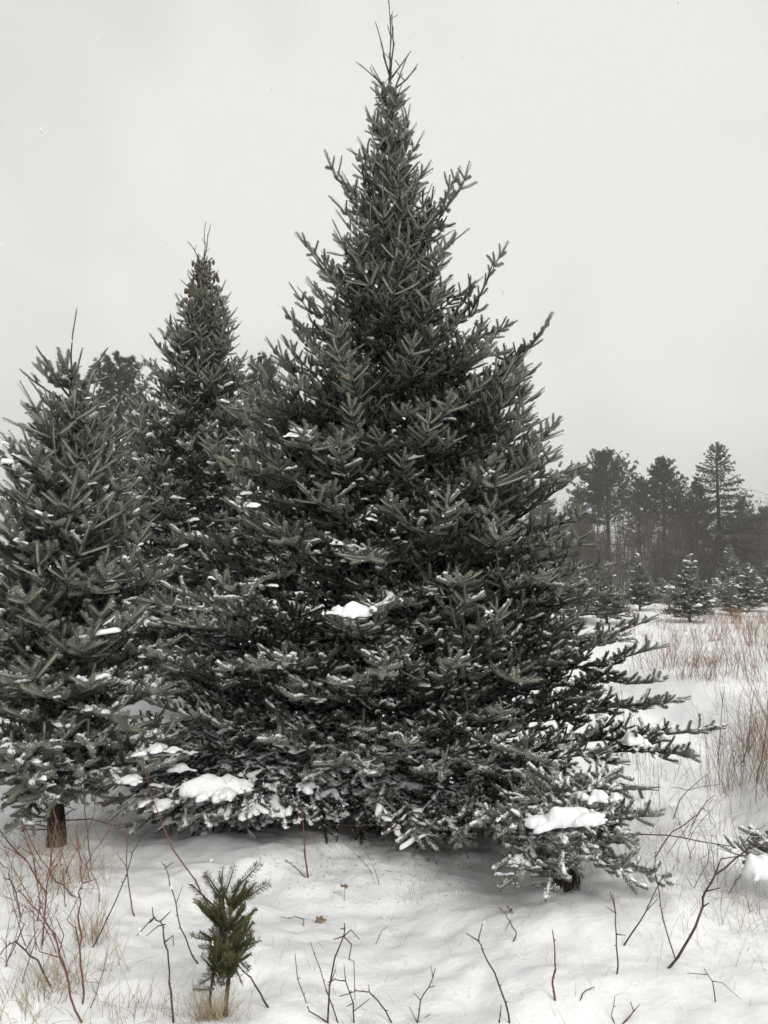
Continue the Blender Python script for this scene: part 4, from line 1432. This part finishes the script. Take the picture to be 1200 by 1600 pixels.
def lump(label, px, py, wpx, seed, thick=0.34, spikes=5, aspect=0.7, tilt=None, yaw=0.0, rad=None, parts=1, y=None, lift=0.0, sink=0.42):
    """Snow caught on a spray: a pad in the middle and broken ridges along the shoots that carry it."""
    r = random.Random(seed)
    p = front_at(px, py, rad or max(10, wpx * 0.35)) if y is None else at(px, py, y)
    size = wpx / F * p.y / 2.0
    c = at(px, py, p.y + size * 0.08)
    tx = 0.16 + 0.22 * max(0.0, min(1.0, (1150 - py) / 400))
    tilt = (tx, 0.0) if tilt is None else (tx + tilt[0] + .1, tilt[1])
    mb = MB()
    T = Matrix.Rotation(tilt[0], 4, 'X') @ Matrix.Rotation(tilt[1], 4, 'Y')
    pads = 1 if wpx < 60 else 2 + parts
    for k in range(pads):
        f = (0.70 if wpx < 60 else 0.92) if k == 0 else r.uniform(0.35, 0.6)
        vs, fs = clump_verts(seed * 7 + k, size=size * f, N=44, thick=thick * (1.0 if wpx < 60 else 1.35), spikes=spikes, aspect=aspect, droop=0.12)
        off = Vector((0, 0, 0)) if k == 0 else Vector((r.uniform(-.75, .75), r.uniform(-.4, .4), r.uniform(-.06, .06))) * size
        rot = T @ Matrix.Rotation(yaw + r.uniform(-.5, .5), 4, 'Z')
        mb.add([rot @ v + T @ off for v in vs], fs)
    rel = INDEX[:, 3:6] - np.array(c)
    near = np.where((np.abs(rel[:, 0]) < size * 1.15) & (np.abs(rel[:, 1]) < size * 1.0) & (np.abs(rel[:, 2]) < size * 0.55))[0]
    near = list(near)
    r.shuffle(near)
    for k in near[:int(8 + wpx * 0.22)]:
        m, d = Vector(INDEX[k, 3:6]) - c, Vector(INDEX[k, 6:9])
        if abs(d.z) > 0.75 * d.length:
            continue
        vs, fs = clump_verts(seed * 31 + int(k), size=max(0.024, d.length * r.uniform(0.35, 0.6)), N=20, thick=r.uniform(.22, .38), spikes=2, aspect=r.uniform(.3, .55), droop=0.1)
        rot = frame_quat(d, nrm(UP + Vector((r.gauss(0, .1), r.gauss(0, .1) - .1, 0))))
        mb.add([rot @ v + m + Vector((0, 0, .010)) for v in vs], fs)
    o = mb.build('snow_lump', M['clump'])
    o.location = c + Vector((0, 0, lift))
    return tag(o, label, 'snow lump', 'lumps of snow lying on boughs')


lump('topmost wide snow lump on the left half of the tall fir', 455, 681, 58, 1, .26)
lump('small upright dab of snow high in the middle of the tall fir', 615, 674, 24, 2, .5, 2, .6)
lump('snow lump on the left flank of the tall fir, under the topmost wide one', 368, 704, 36, 3, .3)
lump('upper of two stacked snow lumps on the tall fir left flank', 384, 771, 46, 4, .24)
lump('lower of two stacked snow lumps on the tall fir left flank', 395, 790, 52, 5, .34)
lump('snow lump between the tall fir and the left fir', 303, 812, 42, 6, .3)
lump('thin snow streak on a middle bough of the tall fir', 580, 812, 44, 7, .25, 3, .4, (-.12, .2))
lump('snow streak on a bough tip left of the middle of the tall fir', 528, 850, 44, 8, .25, 4, .45)
lump('bright snow lump in the middle of the tall fir, biggest at mid height', 556, 958, 84, 9, .26, 6, .8, parts=2)
lump('small snow dab right of the bright mid-height lump', 668, 986, 24, 10, .4, 2)
lump('second small snow dab right of the bright mid-height lump', 690, 1000, 20, 11, .45, 2)
lump('small snow dab on the right half of the tall fir', 786, 1014, 26, 12, .35, 4)
lump('pointed snow patch on the lower left fir', 136, 1108, 46, 13, .3, 5)
lump('rounded snow pad left of the pointed patch on the left fir', 92, 1133, 38, 14, .4, 2, .5)
lump('large bright snow slab on the low left boughs of the tall fir', 328, 1236, 128, 15, .30, 7, .75, parts=3)
lump('forked snow patch low between the left fir and the tall fir', 205, 1218, 62, 16, .2, 6, .9)
lump('snow patch behind the forked one under the tall fir', 245, 1172, 72, 17, .22, 6, .6)
lump('long snow streak left of the large bright slab', 285, 1200, 66, 18, .22, 6, .5)
lump('narrow snow finger hanging at the far low left boughs', 172, 1270, 30, 19, .3, 4, .8)
lump('snow dab above the large bright slab', 300, 1176, 36, 20, .3, 4)
lump('snow lump at the inner end of the large bright slab', 376, 1212, 40, 31, .35, 3)
lump('long-armed snow patch on the front low boughs, left one', 606, 1277, 44, 21, .2, 6, 1.0)
lump('triangular snow patch on the front low boughs, middle one', 654, 1266, 40, 22, .22, 5, .8)
lump('snow patch on the front low boughs, right one', 746, 1256, 34, 23, .25, 6, .8)
lump('tiny snow cap above the front low boughs', 752, 1199, 22, 24, .45, 1, .5)
lump('broad slab of snow on the low fir', 880, 1284, 138, 25, .24, 7, .60, (-.10, -.20), parts=3, sink=.35)
lump('rounded snow lobe at the upper right end of the broad slab', 935, 1249, 70, 26, .36, 3, .55, (-.1, -.05), parts=2)
lump('snow patch hanging on the left side of the low fir', 822, 1350, 38, 27, .25, 4, .9, (.3, -.3))
lump('snow lump on a dipping bough right of the low fir', 985, 1368, 24, 28, .5, 2, .6)
lump('largest snow lump on the low right boughs of the tall fir', 984, 1160, 60, 29, .35, 4, .7, parts=2)
lump('snow lump right beneath the largest one on the low right boughs', 976, 1181, 34, 30, .5, 3, .6)
lump('elongated snow pad far out on the low right boughs', 1036, 1151, 46, 32, .34, 2, .4, (-.1, .3))
lump('rounded snow cap at the inner end of the low right boughs', 936, 1120, 36, 33, .5, 3, .7)
lump('snow pad between the low right boughs and the broad slab', 866, 1195, 34, 34, .35, 3)
lump('snow cap over the low fir at the right edge', 1186, 1362, 90, 35, .5, 3, .7, y=3.62)
lump('snow lump high on the left fir beside its leader', 140, 622, 26, 37, .25, 3)
lump('wide snow lump at the left edge of the left fir', 14, 722, 52, 38, .4, 3)
lump('snow dab in the middle of the left fir', 76, 806, 26, 39, .4, 4)
lump('snow dab low in the middle of the left fir', 240, 966, 42, 40, .25, 5)
lump('white-topped bough end left of centre on the tall fir', 425, 915, 40, 41, .22, 6, .5)


# ------------------------------------------------------------------ dead leaves, litter, falling flakes
def leaf(label, p, size, rot, seed, stalk=0.0):
    r = random.Random(seed)
    N, vs = 22, []
    for i in range(N):
        a = 2 * math.pi * i / N
        rr = 0.5 * (1 + 0.28 * math.cos(5 * a + .6) + 0.1 * r.gauss(0, 1))
        x, y = rr * math.cos(a), rr * math.sin(a) * 0.62
        vs.append(Vector((x, y, 0.55 * y * y + 0.25 * x * x + 0.05 * r.gauss(0, 1))) * size)
    mb = MB()
    top = [Vector((0, 0, 0.0))] + vs
    bot = [v + Vector((0, 0, -0.0012)) for v in top]
    f = [(0, i + 1, (i + 1) % N + 1) for i in range(N)]
    f += [(N + 1, N + 2 + (i + 1) % N, N + 2 + i) for i in range(N)]
    f += [(i + 1, N + 2 + i, N + 2 + (i + 1) % N, (i + 1) % N + 1) for i in range(N)]
    mb.add(top + bot, f)
    o = empty('dead_leaf', p)
    tag(o, label, 'dead leaf')
    bl = mb.build('leaf_blade', M['leaf'], o)
    bl.rotation_euler = rot
    st = MB()
    if stalk:
        st.tube([Vector((0, 0, -stalk)), Vector((0.002, 0, -stalk * .5)), Vector((0, 0, 0))], [0.0018, .0016, .0012], 4, True)
    else:
        st.tube([Vector((0, 0, 0)), Vector((0.3, 0.1, 0.1)) * size, Vector((0.75, 0.15, 0.25)) * size], [0.001, .001, .0008], 4, True)
    st.build('leaf_stalk', M['leaf'], o)
    return o


leaf('curled brown oak leaf on open snow in front of the tall fir', ground(500, 1442) + Vector((0, 0, .015)), 0.05, (1.1, .2, .5), 1)
leaf('small brown leaf on a short stalk below the tall fir', ground(538, 1407) + Vector((0, 0, .07)), 0.045, (.3, .2, .2), 2, .07)
leaf('brown leaf at the foot of the low snowy fir', ground(796, 1428) + Vector((0, 0, .02)), 0.06, (.7, .5, 1.2), 3)
leaf('rusty leaf caught low in the middle of the tall fir', front_at(676, 1140, 12) + Vector((0, .05, 0)), 0.06, (1.4, .3, .2), 4)
leaf('reddish leaf caught high on the left half of the tall fir', front_at(505, 582, 12) + Vector((0, .18, 0)), 0.06, (1.2, .5, .8), 5)
leaf('second reddish leaf beside the one caught high in the tall fir', front_at(532, 575, 12) + Vector((0, .15, 0)), 0.06, (1.5, .1, .1), 6)


def litter():
    r = random.Random(91)
    mb = MB()
    n = 0
    while n < 1500:
        px, py = r.uniform(380, 900), r.uniform(1225, 1420)
        if r.random() > 1.15 - (py - 1225) / 180:
            continue
        n += 1
        g = ground(px, py)
        a, L = r.uniform(0, 6.28), r.uniform(.006, .02) * (2.5 if r.random() < .05 else 1)
        d = Vector((math.cos(a), math.sin(a), r.uniform(0, .3))) * L
        mb.tube([g + Vector((0, 0, .001)), g + d + Vector((0, 0, .001))], r.uniform(.0006, .0012), 3, False)
    tag(mb.build('needle_litter', M['twig']), 'dark needles and bits of twig scattered on the shaded snow', 'needle litter', kind='stuff')
    mb = MB()
    for k in range(110):                          # crumbs and lumps of fallen snow
        px, py = r.uniform(0, 1200), r.uniform(1280, 1600)
        g = ground(px, py)
        s = r.uniform(.003, .010) * (1.8 if r.random() < .06 else 1)
        vs, fs = clump_verts(k, size=s, N=12, thick=.4, spikes=1, droop=0)
        mb.add([v + g + Vector((0, 0, -s * .15)) for v in vs], fs)
    tag(mb.build('snow_crumbs', M['clump']), 'crumbs of fallen snow scattered over the open snow', 'snow crumbs', kind='stuff')


litter()


def flakes():
    r = random.Random(92)
    mb = MB()
    for k in range(700):
        y = r.uniform(1.0, 14.0)
        x, z = r.uniform(-.62, .62) * y, r.uniform(0.1, 1.6 + y * .9)
        c = Vector((x, y, z))
        s = r.uniform(.0016, .0034)
        for j in range(3):
            q = c + Vector((r.gauss(0, 1), r.gauss(0, 1), r.gauss(0, 1.4))) * s * .6
            vs = [q + Vector(v) * s * r.uniform(.6, 1.2) for v in ((1, 0, 0), (-1, 0, 0), (0, 1, 0), (0, -1, 0), (0, 0, 1), (0, 0, -1))]
            mb.add(vs, [(0, 2, 4), (2, 1, 4), (1, 3, 4), (3, 0, 4), (2, 0, 5), (1, 2, 5), (3, 1, 5), (0, 3, 5)])
    tag(mb.build('snowflakes', M['clump']), 'fine snowflakes drifting down through the air', 'snowflakes', kind='stuff')


flakes()


# ------------------------------------------------------------------ the snowy air
def haze():
    x0, x1, y0, y1, z0, z1 = -160, 160, -20, 170, -3.0, 14.0
    vs = [(x, y, z) for z in (z0, z1) for (x, y) in ((x0, y0), (x1, y0), (x1, y1), (x0, y1))]
    mb = MB()
    mb.add(vs, [(3, 2, 1, 0), (4, 5, 6, 7), (0, 1, 5, 4), (1, 2, 6, 5), (2, 3, 7, 6), (3, 0, 4, 7)])
    m = bpy.data.materials.new('snowy_air')
    m.use_nodes = True
    n, l = m.node_tree.nodes, m.node_tree.links
    n.clear()
    out, v = n.new('ShaderNodeOutputMaterial'), n.new('ShaderNodeVolumePrincipled')
    v.inputs['Color'].default_value = (0.95, 0.95, 0.95, 1)
    v.inputs['Density'].default_value = 0.0027
    v.inputs['Anisotropy'].default_value = 0.2
    l.new(v.outputs[0], out.inputs['Volume'])
    o = mb.build('haze', m, smooth=False)
    tag(o, 'thin pale snow haze that greys the far trees', 'haze', kind='stuff')


haze()
